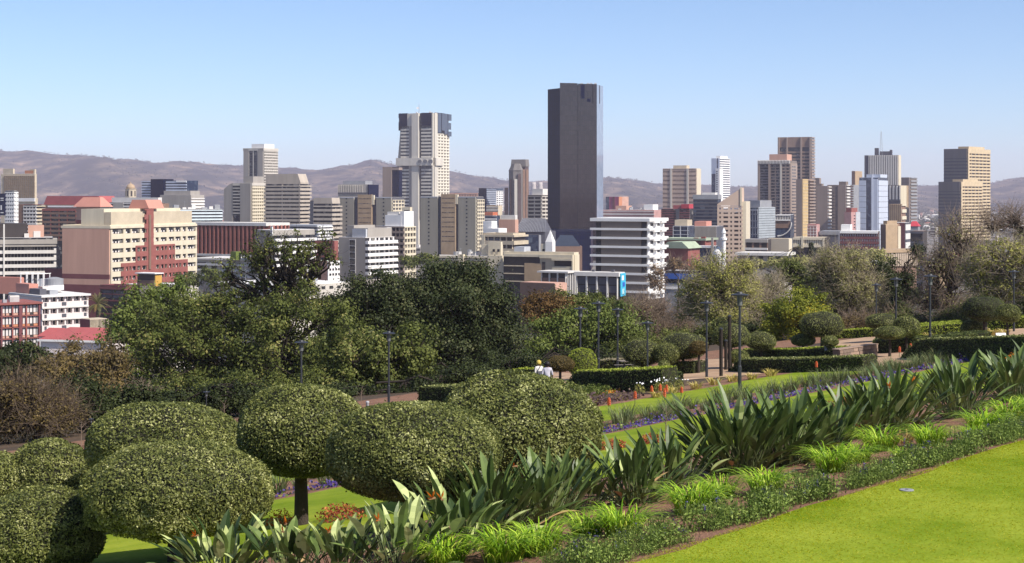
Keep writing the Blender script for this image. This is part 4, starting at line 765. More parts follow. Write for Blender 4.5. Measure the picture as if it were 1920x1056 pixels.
b = B('tower_block', 'tallest brown tower on the right with a blank ribbed top', 1459, 1521, 1527, 257, None, 1620, 22, core=glass, roof=taupe); bt = M('brown_stone', (.25, .175, .135), .9)
b.panel('A', None, None, None, 276, bt, .9, 'top_wall'); 
for p in (1459, 1474.5, 1501, 1518): b.panel('A', p, p + 3.0, None, None, taupe, 2.2, 'rib')
b.bands('A', None, None, 279, 420, 22, bt, .5, 1.0, top=False); b.bands('B', None, None, 257, 420, 28, taupe, .6, .8)
b = B('tower_block', 'narrow slab with a sunlit ochre edge and stacked balconies', 1493, 1504, 1526, 336, None, 1150, 30, core=bt, roof=taupe); b.panel('A', None, None, None, None, taupe, .3); b.panel('B', None, 1514, None, None, M('sunlit_tan_render', (.46, .33, .165), .85), .5); b.bands('B', 1504.5, 1514, 338, 450, 19, creamd, .12, .7, sep=False); b.bands('B', 1515, None, 338, 450, 19, taupe, .45, 1.4, sep=True)  # front painted taupe for its shade, right edge a sunlit tan
b = B('tower_block', 'taupe apartment slab with white balcony ends', 1529, 1552, 1557, 349, None, 1400, 26, core=taupe, roof=conc); b.bands('B', None, None, 350, 440, 14, offw, .5, 1.2, sep=True); b.panel('A', 1527, 1531, 349, None, dk, .2); b.top(1531, 1540, 2, dk)
b = B('tower_block', 'dark twin of the apartment slab with slanting stair shadows', 1551, 1586, 1592, 347, None, 1440, 26, core=dk, roof=conc); b.panel('A', 1571, None, None, None, taupe, .5); b.bands('B', None, None, 347, 440, 16, offw, .5, 1.2, sep=True); b.top(1572, 1590, 3, dk); b.bands('A', 1560, 1566, 360, 440, 14, taupe, .3, .5, sep=False)
b = B('tower_block', 'grey block with a white and orange dotted stair strip', 1588, 1600, 1612, 347, None, 1480, 30, core=taupe, roof=conc); b.bands('A', 1592, 1600, 348, 430, 18, offw, .5, .9, sep=True); b.panel('B', None, None, None, None, mgrey, .4); b.panes('A', 1595, 1597.5, 348, 430, [(0, 1)], 18, orange, out=.6, ins=(.3, .75), sep=False, name='orange_panels')
b = B('tower_block', 'tan tower peeping behind the silver-blue tower', 1597, 1603, 1616, 321, None, 1750, 30, core=brown, roof=tan); b.panel('B', None, None, None, None, tan, .3); b.panel('A', None, None, None, None, brown, .3)
b = B('tower_block', 'stub of a brown tower beside the tallest brown tower', 1526, 1536, 1539, 334, None, 1700, 24, core=dk, roof=taupe); b.panel('B', None, None, None, None, taupe, .3)
b = B('tower', 'silver-blue panelled tower with a recessed blue centre', 1611, 1646, 1663, 333, None, 1350, 27, core=glassb, roof=silver); b.bands('A', None, 1624, None, None, 17, silver, .94, .9, sep=True, top=False); b.panel('A', 1634, 1637, 327, None, silver, 1.3, 'fin'); b.panel('A', 1637, None, 336, None, silver, .8); b.bands('B', None, None, None, None, 17, silver, .94, .9, sep=True, top=False); b.box('roof_block', (b.sa_(1624), b.sa_(1650), 1, b.D * .8, b.H, b.z(327)), silver); b.panel('A', 1624, 1634, None, None, glassb, .3)
b = B('tower', 'black and white ribbed tower carrying a tall lattice mast', 1621, 1684, 1688, 291, None, 1650, 24, core=dgrey, roof=roofd); b.piers('A', 1629, None, None, 347, 13, offw, 1.5, 1.3, 'rib', sep=True); b.panel('A', 1621, 1628, None, None, dgrey, .7); b.panel('B', None, None, None, None, cream, .8); b.top(1639, 1646, 7.5, dgrey, .2, .5); b.top(1648, 1668, 4, dgrey, .3, .7); b.top(1667, 1671, 5.5, dgrey, .3, .6); mast(b, b.sa_(1651), b.D * .3, b.H, 25, 1.5)
b = B('tower_block', 'lower ribbed tower with a tan flank below the mast', 1663, 1688, 1702, 348, None, 1560, 30, core=dgrey, roof=taupe); b.piers('A', None, None, None, 374, 4, offw, 1.6, 1.0, sep=True); b.panel('B', None, None, None, None, cream, .5); b.panel('A', None, None, 374, 377, dgrey, 1.2, 'ledge'); b.panel('B', 1699, None, None, None, tan, .8)
b = B('tower_block', 'small ribbed tan block with balconies in front of the mast tower', 1668, 1690, 1698, 383, None, 1300, 28, core=brown, roof=tan); b.piers('A', None, None, None, None, 6, tan, 1.0, .8); b.bands('B', None, None, None, None, 10, cream, .5, .8, sep=True)
b = B('tower_block', 'dark grey round-edged tower right of the mast', 1690, 1703, 1719, 333, None, 1600, 34, core=dk, roof=dgrey); b.panel('A', None, None, None, None, taupe, .4); b.bands('B', 1707, None, None, None, 24, mgrey, .55, .8, sep=False); b.panel('B', None, 1704, None, None, dgrey, .6)
# golden twin slabs
for (lab, x0, xc, x1, yt, Y) in (('taller golden slab at the right with one side painted dark for shade', 1770, 1813, 1855, 279, 1500), ('shorter golden slab in front of its taller twin at the right', 1760, 1800, 1840, 341, 1430)):
    b = B('tower', lab, x0, xc, x1, yt, None, Y, 40, core=glass, roof=creamd); b.panel('A', None, None, None, None, concd, .5); b.bands('A', None, None, yt + 18, 420, int((420 - yt - 18) / 6), dgrey, .35, .65, sep=False)  # front panel is dark concrete in place of the face's shade
    gd = M('golden_stone', (.50, .395, .255), .85); n = int((450 - yt - 7) / 6); b.panel('B', None, None, None, yt + 7, gd, 1.2, 'parapet'); b.bands('B', None, None, yt + 7, 450, n, gd, .55, 1.2, sep=True); b.piers('B', None, None, yt + 7, 450, 6, gd, .8, .9); b.panel('B', None, xc + 2.5, None, None, gd, 1.3, 'corner_pier'); b.top(x0 + 20, x0 + 40, 2.2, gd)
b = B('school', 'long maroon school with rows of white-framed windows', 1575, 1646, 1656, 434, None, 820, 17, core=glass, roof=white, D=14); b.grid('A', None, None, 437, 465, 3, 16, maroon, .45, .4, .5, sep=False); b.panel('A', None, None, None, 438, white, 1.0, 'eave'); b.panes('A', None, None, 437, 465, [(t / 16 + .018, t / 16 + .045) for t in range(16)], 3, offw, out=.15, ins=(.3, .7), sep=False, name='window_frames'); b.top(1575, 1594, 3.2, white)
b = B('office_block', 'plain tan block with a dark left face right of the school', 1651, 1660, 1687, 421, None, 780, 40, core=brown, roof=creamd); b.panel('B', None, 1682, None, None, tan, .3); b.panel('B', 1682, None, 425, None, cream, .6); b.top(1651, 1659, 1.6, tan)
b = B('office_block', 'maroon block with white side strips behind the tan block', 1674, 1697, 1706, 418, None, 860, 26, core=maroon, roof=offw); b.panel('B', None, None, None, None, offw, .4); b.bands('B', None, None, None, None, 8, dgrey, .3, .6)
b = B('office_block', 'dark glass low block beside the dark evergreen', 1707, 1730, 1738, 434, None, 760, 24, core=void, roof=brown); b.bands('A', None, None, None, None, 5, dgrey, .35, .4)
gable('house', 'small house with a bright pink-red roof right of the maroon block', 1703, 1722, 415, 424, 950, 12, mgrey, M('bright_red_roof', (.42, .045, .06), .6), 20, .3)
b = B('court_building', 'low building with close vertical ribs under a tan cornice', 1622, 1645, 1718, 470, None, 600, 62, core=void, roof=creamd); b.panel('A', None, None, None, None, brown, .3); b.piers('B', None, None, 474, 500, 18, M('tan_fin', (.40, .32, .24), .8), .8, .9, 'rib', sep=True); b.box('cornice', (-.2, b.W + 1.2, -.4, b.D + .4, b.H - .9, b.H + .3), tan); b.panel('B', None, None, 474, None, brown, .15)
b = B('house', 'white box-roofed house below the ribbed building', 1620, 1650, 1655, 491, None, 480, 20, core=void, roof=white); b.panel('A', None, None, None, 495, white, .6, 'fascia'); b.panel('A', 1648, None, 495, None, white, .5)
b = B('hall', 'cream windowless hall with a lower dark glazed wing', 1440, 1478, 1484, 448, None, 700, 22, core=M('beige_render', (.48, .41, .31), .85, var=.04), roof=creamd); b.panel('B', None, None, None, None, cream, .3)
b = B('hall', 'low wing with dark openings left of the cream windowless hall', 1398, 1440, 1446, 449, None, 690, 22, core=void, roof=roofg); b.panel('A', None, None, None, 455, conc, .8, 'fascia'); b.panel('A', None, None, 465, 469, offw, 1.2, 'canopy'); b.piers('A', None, None, 455, 490, 3, brown, .8, .5)
b = B('terrace', 'round-ended white terrace roof in front of the cream hall', 1384, 1470, 1485, 476, None, 640, 22, core=conc, roof=roofl); b.box('roof_edge', (-1, b.W + 1.5, -1.5, b.D, b.H - .8, b.H + .3), offw); b.panes('A', None, None, 481, 492, [(t, t + .1) for t in (.05, .25, .45, .65, .82)], 1, glass)
b = B('arcade', 'cream columned arcade building behind the cypress', 1487, 1546, 1552, 446, None, 760, 18, core=void, roof=creamd, D=14); b.piers('A', None, None, 450, 462, 14, cream, .8, .7, 'column'); b.panel('A', None, None, None, 450, cream, 1.2, 'cornice'); b.panel('A', None, None, 459, 464, cream, 1.0, 'balcony'); b.panel('A', 1543, None, None, None, cream, 1.3, 'end_wall'); b.panel('A', 1503, 1507, 443, 466, cream, 1.4, 'pilaster')
b = B('office_block', 'white and blue gallery bridging in front of the dark residential tower', 1452, 1482, 1485, 403, None, 980, 18, core=glassb, roof=roofl, D=16); b.panel('A', None, None, None, 405, offw, .7, 'fascia'); b.piers('A', None, None, 405, 412, 10, offw, .4, .5); b.panel('A', None, None, 412, 414, white, .9, 'ledge'); b.panel('A', None, None, 414, 428, brown, .3)
o = b.o; mb = MB(); cx, cz, rr = b.sa_(1458), b.z(414) - 1, b.z(414) - b.z(440)
for k in range(12):
    a0, a1 = math.pi * 1.5 + k * math.pi / 24, math.pi * 1.5 + (k + 1) * math.pi / 24
    mb.tube((cx + rr * math.cos(a0) * 1, -.6, cz + rr * math.sin(a0)), (cx + rr * math.cos(a1), -.6, cz + rr * math.sin(a1)), .35, .35, offw, 4)
mb.ob('arch', o)
b = B('flats', 'pink and white small flats at the foot of the ochre slab', 1514, 1531, 1537, 421, None, 900, 24, core=M('pink_render', (.42, .24, .22), .85), roof=redroof); b.grid('A', None, None, 424, 445, 4, 3, white, .12, .1, .4)
b = B('flats', 'small pink and grey flats in front of the silver-blue tower', 1583, 1596, 1612, 398, None, 1200, 32, core=M('pink_render'), roof=brick); b.panel('B', 1604, None, None, None, lgrey, .4); b.panes('B', None, None, 402, 430, [(.3, .45), (.7, .8)], 5, glass, ins=(.3, .7)); b.top(1583, 1594, 3, brick)
b = B('office_block', 'low dark block with grey roof below the taupe slabs', 1536, 1572, 1580, 434, None, 900, 20, core=dgrey, roof=mgrey, D=20); b.bands('A', None, None, None, None, 3, mgrey, .3, .4)
# low fill between the towers
def filler():
    cols = [(white, 'white'), (offw, 'off-white'), (pink, 'pinkish'), (conc, 'grey'), (creamd, 'buff'), (brick, 'red-brick'), (white, 'white'), (tan, 'tan'), (pink, 'pinkish'), (mgrey, 'dark grey'), (brown, 'brown')]
    n = 0; spots = []
    for i in range(900):
        Y = rnd.uniform(850, 2300); px = rnd.uniform(-10, 1930); h = rnd.uniform(8, 20); wpx = rnd.uniform(18, 46) * 1100 / Y
        if any(abs(px - p) < (wpx + q) * .55 and abs(Y - y) < 90 for p, y, q in spots): continue
        spots.append((px, Y, wpx)); m, nm = rnd.choice(cols); x = PX(px, Y); z0 = gz(x, Y) - 1
        yt = HY - (z0 + h) / Y * F
        fl = max(2, int(h / 3.6)); rf = rnd.choice((roofg, roofl, roofl, roofd, redroof))
        rn = {'grey_roof': 'grey', 'pale_roof': 'pale', 'dark_roof': 'dark', 'red_sheet_roof': 'red'}[rf.name]
        b = B('low_block', '%s low block with a %s flat roof among the city towers' % (nm, rn), px - wpx * .6, px + wpx * .25, None, yt, None, Y, 24, core=glass, roof=rf, D=rnd.uniform(12, 24), group=GROUP_LOW + ', ' + nm + ' with ' + rn + ' roofs')
        b.bands('R', None, None, None, None, fl, m, rnd.uniform(.45, .7), .4, sep=False); b.panel('B', None, None, None, None, m, .3)
        if rnd.random() < .6: b.clutter(3)
        n += 1
        if n >= 130: break
filler()
# ------------------------------------------------------------------ trees
bark = M('bark', (0.055, 0.042, 0.032), .95, scale=3, bump=.6); barkl = M('grey_bark', (0.22, 0.19, 0.165), .95, scale=3); barkd = M('dark_bark', (0.030, 0.023, 0.018), .95, scale=3)
twigm = M('bare_twigs', (0.20, 0.15, 0.11), .95, scale=2); twigp = M('pale_twigs', (0.30, 0.25, 0.18), .95, scale=2)
L_OAK = leafmat('dark_oak_leaf', (0.012, 0.019, 0.006), (0.044, 0.054, 0.018), (0.10, 0.10, 0.045), trans=.15, k=1.25)
L_OLIVE = leafmat('olive_leaf', (0.030, 0.040, 0.010), (0.098, 0.112, 0.026), (0.20, 0.18, 0.06))
L_GREEN = leafmat('green_leaf', (0.038, 0.058, 0.013), (0.12, 0.145, 0.032), (0.14, 0.16, 0.05))
L_YEL = leafmat('yellow_green_leaf', (0.05, 0.07, 0.008), (0.17, 0.18, 0.02), (0.30, 0.24, 0.02))
L_AUT = leafmat('autumn_leaf', (0.08, 0.055, 0.02), (0.16, 0.085, 0.03), (0.13, 0.12, 0.03), k=1.2)
L_GREY = leafmat('grey_olive_leaf', (0.10, 0.10, 0.034), (0.225, 0.215, 0.075), (0.30, 0.26, 0.13))
L_WIL = leafmat('willow_leaf', (0.12, 0.125, 0.03), (0.26, 0.25, 0.065), (0.25, 0.22, 0.10))
L_BRN = leafmat('brown_leaf', (0.09, 0.058, 0.03), (0.18, 0.12, 0.065), (0.22, 0.17, 0.08))
L_OBR = leafmat('olive_brown_leaf', (0.055, 0.042, 0.016), (0.12, 0.088, 0.03), (0.17, 0.12, 0.05))
L_DGRN = leafmat('evergreen_and_shade_leaf', (0.011, 0.016, 0.005), (0.034, 0.044, 0.013), (0.06, 0.072, 0.02), trans=.15, k=1.25)  # same dark green stands in for shade in the added undergrowth

def tree(name, label, px, Y, lobes, leafm, barkm, nclump=120, per=70, leaf=.28, cr=1.0, twigs=0, twm=None, trunk_r=.3, flat=.75, seed=1, base=None, limb=.06, group=None, fill=.55, asp=.6, cat='tree', depth=1.0):
    """lobes: photo (cx, cy, rx, ry) ellipses the crown fills; trunk stands on the ground at px, depth Y"""
    if Y < 200: leaf, per = leaf * .72, int(per * 1.55)
    g = np.random.default_rng(seed)
    x0 = PX(px, Y); z0 = gz(x0, Y) - .3; o = thing(name, label, cat, (x0, Y, z0), 0, group)
    cs, ns = [], []; area = np.array([l[2] * l[3] for l in lobes], float); area /= area.sum(); limbs = []
    base_p = np.array([0, 0, 0.0]); top = None
    lob = []
    for l, a in zip(lobes, area):
        c = np.array([PX(l[0], Y) - x0, 0, PZ(l[1], Y) - z0]); r = np.array([l[2] / F * Y, (l[2] + l[3]) * .5 / F * Y * depth, l[3] / F * Y]); lob.append((c, r, a))
    hub_z = min(c[2] for c, r, a in lob) - 0.2 * max(r[2] for c, r, a in lob); hub_z = max(hub_z, .9)
    hub = np.array([g.normal() * .2, 0, hub_z]); segs0, segs1, ra, rb = [], [], [], []
    def chain(p, q, r0, r1, n=4, sag=.12):
        L = np.linalg.norm(q - p); pts = [p + (q - p) * t + g.normal(size=3) * L * sag * math.sin(math.pi * t) * .5 for t in np.linspace(0, 1, n + 1)]
        for i in range(n):
            segs0.append(pts[i]); segs1.append(pts[i + 1]); ra.append(r0 + (r1 - r0) * i / n); rb.append(r0 + (r1 - r0) * (i + 1) / n)
        return pts
    chain(base_p, hub, trunk_r * 1.25, trunk_r * .85, 4, .05)
    for c, r, a in lob:
        n = max(3, int(nclump * a)); c = c + np.array([0, g.normal() * .3 * r[1], 0])
        d = unit(g.normal(size=(n, 3))); rad = g.uniform(fill, 1.0, n)[:, None] * (1 + .12 * g.normal(size=(n, 1)))
        pts = c + d * rad * r; pts = pts[pts[:, 2] > .25]
        lc = c - np.array([0, 0, r[2] * .35]); mid = chain(hub, lc, trunk_r * .6, trunk_r * .3, 4, .2)
        for p in pts:
            j = mid[g.integers(2, 5)]; k = chain(j, p, limb, limb * .35, 3, .25)
        cs.append(pts); ns.append(unit((pts - c) / r + np.array([0, 0, .35])))
    cs = np.concatenate(cs); ns = np.concatenate(ns); N = len(cs)
    tv, tf = tubes(np.array(segs0), np.array(segs1), np.array(ra), np.array(rb), 5)
    link('trunk', npmesh('trunk', [(tv, tf, 0, None)], [barkm], True), o)
    gs = []; mats = [leafm]
    if per:
        sz = np.repeat(cr * g.uniform(.6, 1.25, N), per); idx = np.repeat(np.arange(N), per)
        off = g.normal(size=(N * per, 3)) * np.array([.37, .37, .37 * flat]); p = cs[idx] + off * sz[:, None]
        nn = unit(unit(off) * 1.0 + ns[idx] * .55 + np.array([0, 0, .2]))
        lv, lf, lt = leaves(p, nn, leaf, asp, .42, g)
        lt = np.clip(lt * .55 + np.repeat(g.uniform(0, .5, N), per), 0, 1); gs.append((lv, lf, 0, lt))
    if twigs:
        twigs = int(twigs * 1.7)
        idx = np.repeat(np.arange(N), twigs); d = unit(ns[idx] * .8 + g.normal(size=(N * twigs, 3)) * .7); p = cs[idx] + g.normal(size=(N * twigs, 3)) * cr * .25
        L = (cr * g.uniform(.6, 1.8, N * twigs))[:, None]; m = p + d * L * .5 + g.normal(size=p.shape) * .08 * cr; e = m + unit(d + .5 * g.normal(size=p.shape)) * L * .55
        twn = 1; w_ = .0125 if Y < 200 else .05
        v1, f1 = tubes(p, m, np.full(len(p), w_), np.full(len(p), w_ * .7), 3); v2, f2 = tubes(m, e, np.full(len(p), w_ * .7), np.full(len(p), w_ * .3), 3)
        mats.append(twm or twigm); k = len(mats) - 1
        gs += [(v1, f1, k, None), (v2, f2, k, None)]
    link('crown', npmesh('crown', gs, mats), o)
    return o
T = tree
# left group
T('shrub', 'added dark bushes giving the tree shadow above the red soil below the oaks', 760, 88, [(720, 745, 50, 18), (800, 735, 55, 26), (880, 715, 60, 26), (840, 742, 40, 14), (640, 745, 60, 20)], L_DGRN, barkd, 190, 90, .2, .75, trunk_r=.12, seed=71, cat='shrub')  # undergrowth added dark to stand in for shadow beneath the trees
T('shrub', 'added dark bushes giving the tree shadow between the two leftmost lamps', 300, 78, [(240, 775, 60, 28), (330, 762, 60, 26), (410, 755, 50, 30), (480, 755, 60, 26), (190, 800, 30, 20)], L_DGRN, barkd, 190, 90, .2, .75, trunk_r=.12, seed=72, cat='shrub')
T('shrub', 'added dark bushes giving the tree shadow behind the two walkers', 960, 104, [(930, 705, 60, 24), (1000, 690, 50, 24), (1060, 680, 60, 26), (1130, 680, 50, 18)], L_DGRN, barkd, 150, 90, .2, .8, trunk_r=.12, seed=73, cat='shrub')
T('broadleaf_tree', 'big spreading tree with bare limbs fanning above its olive crown', 470, 112, [(330, 640, 95, 90), (430, 650, 120, 95), (540, 640, 105, 90), (600, 690, 100, 70), (300, 720, 80, 50), (480, 720, 150, 50), (660, 640, 60, 60), (600, 585, 60, 42), (520, 595, 70, 38), (420, 590, 60, 36)], L_OLIVE, barkd, 290, 130, .30, 1.3, trunk_r=.5, seed=3, limb=.07, twigs=2, twm=barkd)
T('broadleaf_tree', 'sparse upright tree with fanning dark branches against the pale buildings', 540, 118, [(540, 500, 62, 60), (505, 480, 35, 45), (580, 505, 30, 60), (540, 560, 90, 50), (470, 550, 50, 60), (425, 525, 26, 50), (560, 465, 28, 42), (470, 470, 28, 42), (610, 470, 24, 45), (400, 560, 24, 40)], L_OLIVE, barkd, 215, 26, .26, .62, twigs=4, twm=barkd, trunk_r=.3, seed=4, limb=.095, fill=.3)
T('broadleaf_tree', 'leafy tree behind the roof of the long red house', 275, 122, [(270, 600, 60, 62), (310, 570, 55, 40), (250, 650, 55, 60), (350, 600, 50, 60)], L_GREEN, barkd, 170, 80, .33, 1.1, trunk_r=.35, seed=5)
T('broadleaf_tree', 'thin twiggy tree beside the red-brick pyramid block', 395, 135, [(400, 560, 35, 50), (370, 590, 40, 45), (425, 580, 30, 50)], L_OLIVE, barkd, 60, 12, .26, .8, twigs=7, twm=barkd, trunk_r=.22, seed=6, fill=.3)
T('oak_tree', 'largest dark evergreen oak in the middle', 860, 120, [(860, 570, 110, 80), (790, 580, 70, 70), (920, 610, 60, 75), (830, 530, 60, 42), (895, 530, 55, 45), (760, 640, 70, 60), (870, 660, 105, 60), (950, 650, 38, 55)], L_OAK, barkd, 300, 150, .28, 1.35, trunk_r=.55, seed=8, limb=.06)
T('oak_tree', 'dark oak with a rounded top left of the largest oak', 700, 118, [(705, 545, 52, 42), (690, 600, 55, 60), (740, 610, 60, 60), (720, 680, 80, 60), (650, 650, 40, 60), (645, 585, 40, 45), (620, 620, 35, 50)], L_OAK, barkd, 220, 140, .28, 1.3, trunk_r=.4, seed=9)
T('broadleaf_tree', 'olive tree overhanging the lamp post in front of the oaks', 690, 96, [(670, 655, 70, 60), (730, 690, 60, 58), (630, 715, 70, 45), (775, 665, 40, 60), (700, 730, 80, 30), (560, 730, 60, 35)], L_OLIVE, barkd, 190, 90, .28, .95, trunk_r=.3, seed=10)
T('broadleaf_tree', 'dense dark green tree below the rust-red apartment frames', 25, 120, [(30, 672, 52, 28), (0, 690, 40, 30), (70, 690, 30, 30)], L_DGRN, barkd, 110, 80, .3, .9, trunk_r=.3, seed=11)
T('broadleaf_tree', 'olive-brown tree on the slope below the red house', 160, 108, [(150, 690, 70, 42), (100, 720, 60, 45), (200, 690, 40, 45), (180, 740, 60, 50)], L_OBR, barkd, 200, 75, .27, .95, twigs=4, trunk_r=.3, seed=12)
T('bare_tree', 'leafless brown thicket tree at the left edge', 60, 72, [(60, 770, 75, 55), (0, 780, 50, 60), (110, 790, 40, 50), (40, 730, 50, 30)], L_OBR, barkd, 190, 40, .16, .75, twigs=10, twm=M('reddish_twigs', (.11, .08, .055), .95), trunk_r=.16, seed=13, fill=.2)
T('shrub', 'dark green bush under the trees behind the leftmost topiaries', 190, 76, [(190, 770, 60, 50), (250, 760, 60, 40), (140, 740, 50, 40)], L_DGRN, barkd, 120, 80, .2, .8, trunk_r=.12, seed=14, cat='shrub')
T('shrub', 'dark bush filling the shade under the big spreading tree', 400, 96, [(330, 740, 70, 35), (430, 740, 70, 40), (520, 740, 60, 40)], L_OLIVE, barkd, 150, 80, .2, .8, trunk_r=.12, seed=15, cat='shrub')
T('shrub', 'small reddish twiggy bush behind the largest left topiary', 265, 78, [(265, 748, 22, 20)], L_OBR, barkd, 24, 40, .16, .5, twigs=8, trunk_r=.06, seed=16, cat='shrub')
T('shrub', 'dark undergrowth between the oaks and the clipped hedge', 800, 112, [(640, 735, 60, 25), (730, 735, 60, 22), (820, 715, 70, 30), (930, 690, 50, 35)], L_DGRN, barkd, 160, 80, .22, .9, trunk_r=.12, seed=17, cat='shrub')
T('broadleaf_tree', 'rounded mid-green tree behind the row of tall lamps', 1110, 128, [(1120, 610, 60, 45), (1170, 620, 42, 50), (1060, 625, 50, 45), (1090, 660, 70, 40), (1020, 655, 40, 50), (1180, 660, 40, 40)], L_GREEN, bark, 190, 115, .28, 1.15, trunk_r=.35, seed=18)
T('broadleaf_tree', 'orange and brown autumn tree behind the mid-green tree', 1030, 150, [(1025, 570, 38, 25), (1060, 585, 35, 30), (1000, 590, 30, 25)], L_AUT, bark, 80, 60, .3, 1.0, trunk_r=.25, seed=19)
T('broadleaf_tree', 'yellow-tinged bush tree in front of the pavilion columns', 1120, 165, [(1110, 565, 50, 18), (1160, 575, 40, 18), (1060, 560, 30, 18)], L_OLIVE, bark, 90, 60, .32, 1.0, trunk_r=.2, seed=20)
T('bare_tree', 'grey-brown leafless trees below the white banded block', 1240, 150, [(1230, 590, 50, 35), (1190, 580, 40, 25), (1280, 600, 40, 40), (1240, 630, 60, 30)], L_BRN, bark, 150, 12, .2, .95, twigs=16, trunk_r=.25, seed=21, fill=.25)
T('willow_tree', 'airy yellow-green tree in front of the minaret', 1345, 138, [(1350, 525, 60, 50), (1310, 560, 45, 55), (1390, 545, 45, 50), (1350, 590, 65, 45), (1400, 500, 30, 20)], L_WIL, bark, 250, 85, .22, 1.0, twigs=8, twm=twigp, trunk_r=.3, seed=22, fill=.25)
T('bare_tree', 'grey twiggy tree between the airy and the yellow-green trees', 1420, 145, [(1425, 560, 45, 45), (1440, 540, 35, 30), (1400, 610, 35, 35)], L_GREY, bark, 110, 10, .2, 1.0, twigs=16, twm=twigp, trunk_r=.2, seed=23, fill=.2)
T('broadleaf_tree', 'dense yellow-green tree right of the tall front lamp', 1490, 118, [(1490, 575, 42, 38), (1525, 585, 30, 36), (1455, 590, 28, 30), (1440, 620, 25, 25), (1500, 610, 50, 28)], L_YEL, barkd, 120, 120, .22, .85, trunk_r=.28, seed=24)
T('pine_tree', 'dark olive flat-topped tree behind the yellow-green tree', 1490, 160, [(1480, 508, 28, 16), (1510, 525, 28, 20), (1450, 530, 20, 16)], L_OLIVE, bark, 80, 80, .28, .9, trunk_r=.25, seed=25)
T('willow_tree', 'large airy grey-olive tree beside the dark evergreen', 1595, 132, [(1590, 540, 62, 55), (1560, 580, 45, 50), (1630, 580, 35, 50), (1580, 490, 40, 30), (1540, 510, 30, 30)], L_GREY, bark, 280, 70, .20, 1.0, twigs=10, twm=twigp, trunk_r=.3, seed=26, fill=.25)
T('evergreen_tree', 'narrow dark evergreen below the ribbed court building', 1650, 135, [(1650, 525, 30, 35), (1640, 570, 30, 40), (1672, 550, 28, 55), (1700, 540, 22, 30), (1720, 470, 8, 20)], L_DGRN, barkd, 190, 90, .25, .8, trunk_r=.22, seed=27)
T('bare_tree', 'large brown leafless tree in front of the golden twin slabs', 1775, 128, [(1790, 440, 50, 40), (1750, 490, 50, 50), (1800, 500, 60, 50), (1740, 560, 55, 45), (1790, 570, 60, 40), (1830, 470, 35, 40)], L_GREY, bark, 210, 14, .20, 1.0, twigs=9, trunk_r=.35, seed=28, fill=.2, limb=.08)
T('bare_tree', 'tree with silvery bare branches and a haze of young leaves at the right', 1890, 112, [(1880, 480, 60, 40), (1840, 520, 40, 40), (1920, 500, 50, 60), (1870, 540, 55, 40)], L_WIL, barkl, 190, 50, .2, .9, twigs=8, twm=twigp, trunk_r=.2, seed=29, fill=.3, limb=.085)
T('bare_tree', 'thin leafless tree reaching above the others at the right edge', 1915, 150, [(1905, 410, 30, 30), (1860, 420, 30, 30)], L_BRN, bark, 60, 0, .2, 1.1, twigs=10, trunk_r=.2, seed=30, fill=.2)
T('pine_tree', 'small dark conifer tip at the right edge', 1914, 170, [(1914, 425, 6, 12), (1914, 440, 9, 10)], L_DGRN, barkd, 26, 60, .25, .5, trunk_r=.15, seed=31)
T('shrub', 'dull green bushes under the brown leafless tree', 1780, 116, [(1740, 610, 50, 22), (1800, 600, 45, 28), (1690, 600, 30, 25), (1850, 580, 40, 25)], L_OLIVE, barkd, 170, 70, .2, .85, trunk_r=.12, seed=32, cat='shrub', twigs=4)
T('shrub', 'dark bushes in the shade behind the silvery tree', 1900, 118, [(1880, 590, 45, 25), (1930, 570, 40, 35)], L_DGRN, barkd, 90, 70, .22, .85, trunk_r=.12, seed=33, cat='shrub')
T('shrub', 'shaded bushes below the yellow-green tree', 1490, 122, [(1430, 650, 40, 22), (1500, 645, 45, 20), (1380, 620, 40, 30)], L_DGRN, barkd, 110, 70, .2, .85, trunk_r=.12, seed=34, cat='shrub')
T('shrub', 'brown and grey scrub below the airy grey-olive tree', 1600, 124, [(1590, 612, 50, 20), (1650, 615, 40, 20)], L_OBR, bark, 90, 50, .2, .85, twigs=8, trunk_r=.1, seed=35, cat='shrub')
T('shrub', 'dim green scrub behind the round topiaries below the bare trees', 1240, 125, [(1200, 650, 50, 25), (1280, 640, 50, 25), (1340, 630, 40, 25)], L_OLIVE, bark, 120, 70, .2, .85, trunk_r=.1, seed=36, cat='shrub')
T('shrub', 'green street trees between the cream hall and the court building', 1560, 420, [(1500, 490, 45, 10), (1580, 482, 60, 12), (1640, 480, 30, 10), (1420, 492, 40, 8)], L_GREY, bark, 90, 50, .7, 2.2, trunk_r=.3, seed=37, cat='tree')
T('shrub', 'grey-green trees beside the market hall roofs', 1270, 480, [(1262, 495, 20, 10), (1230, 520, 14, 25), (1310, 500, 30, 8)], L_BRN, bark, 60, 30, .7, 2.0, twigs=6, trunk_r=.3, seed=38, cat='tree')
T('cypress_tree', 'dark pointed cypress in front of the columned arcade', 1521, 560, [(1521, 478, 6, 8), (1521, 468, 4.5, 8), (1521, 459, 2.5, 8)], L_DGRN, barkd, 40, 60, .5, .8, trunk_r=.2, seed=39)
for i, (lab, ls, Y, sd) in enumerate((('dark tree crowns among the roofs behind the cream complex', [(800, 485, 25, 8), (770, 490, 20, 10)], 560, 41), ('dull green trees below the pale blue-white block', [(350, 525, 30, 14), (400, 515, 25, 12)], 450, 42))):
    T('broadleaf_tree', lab, ls[0][0], Y, ls, L_OLIVE, bark, 50, 50, .7, 1.8, trunk_r=.3, seed=sd)
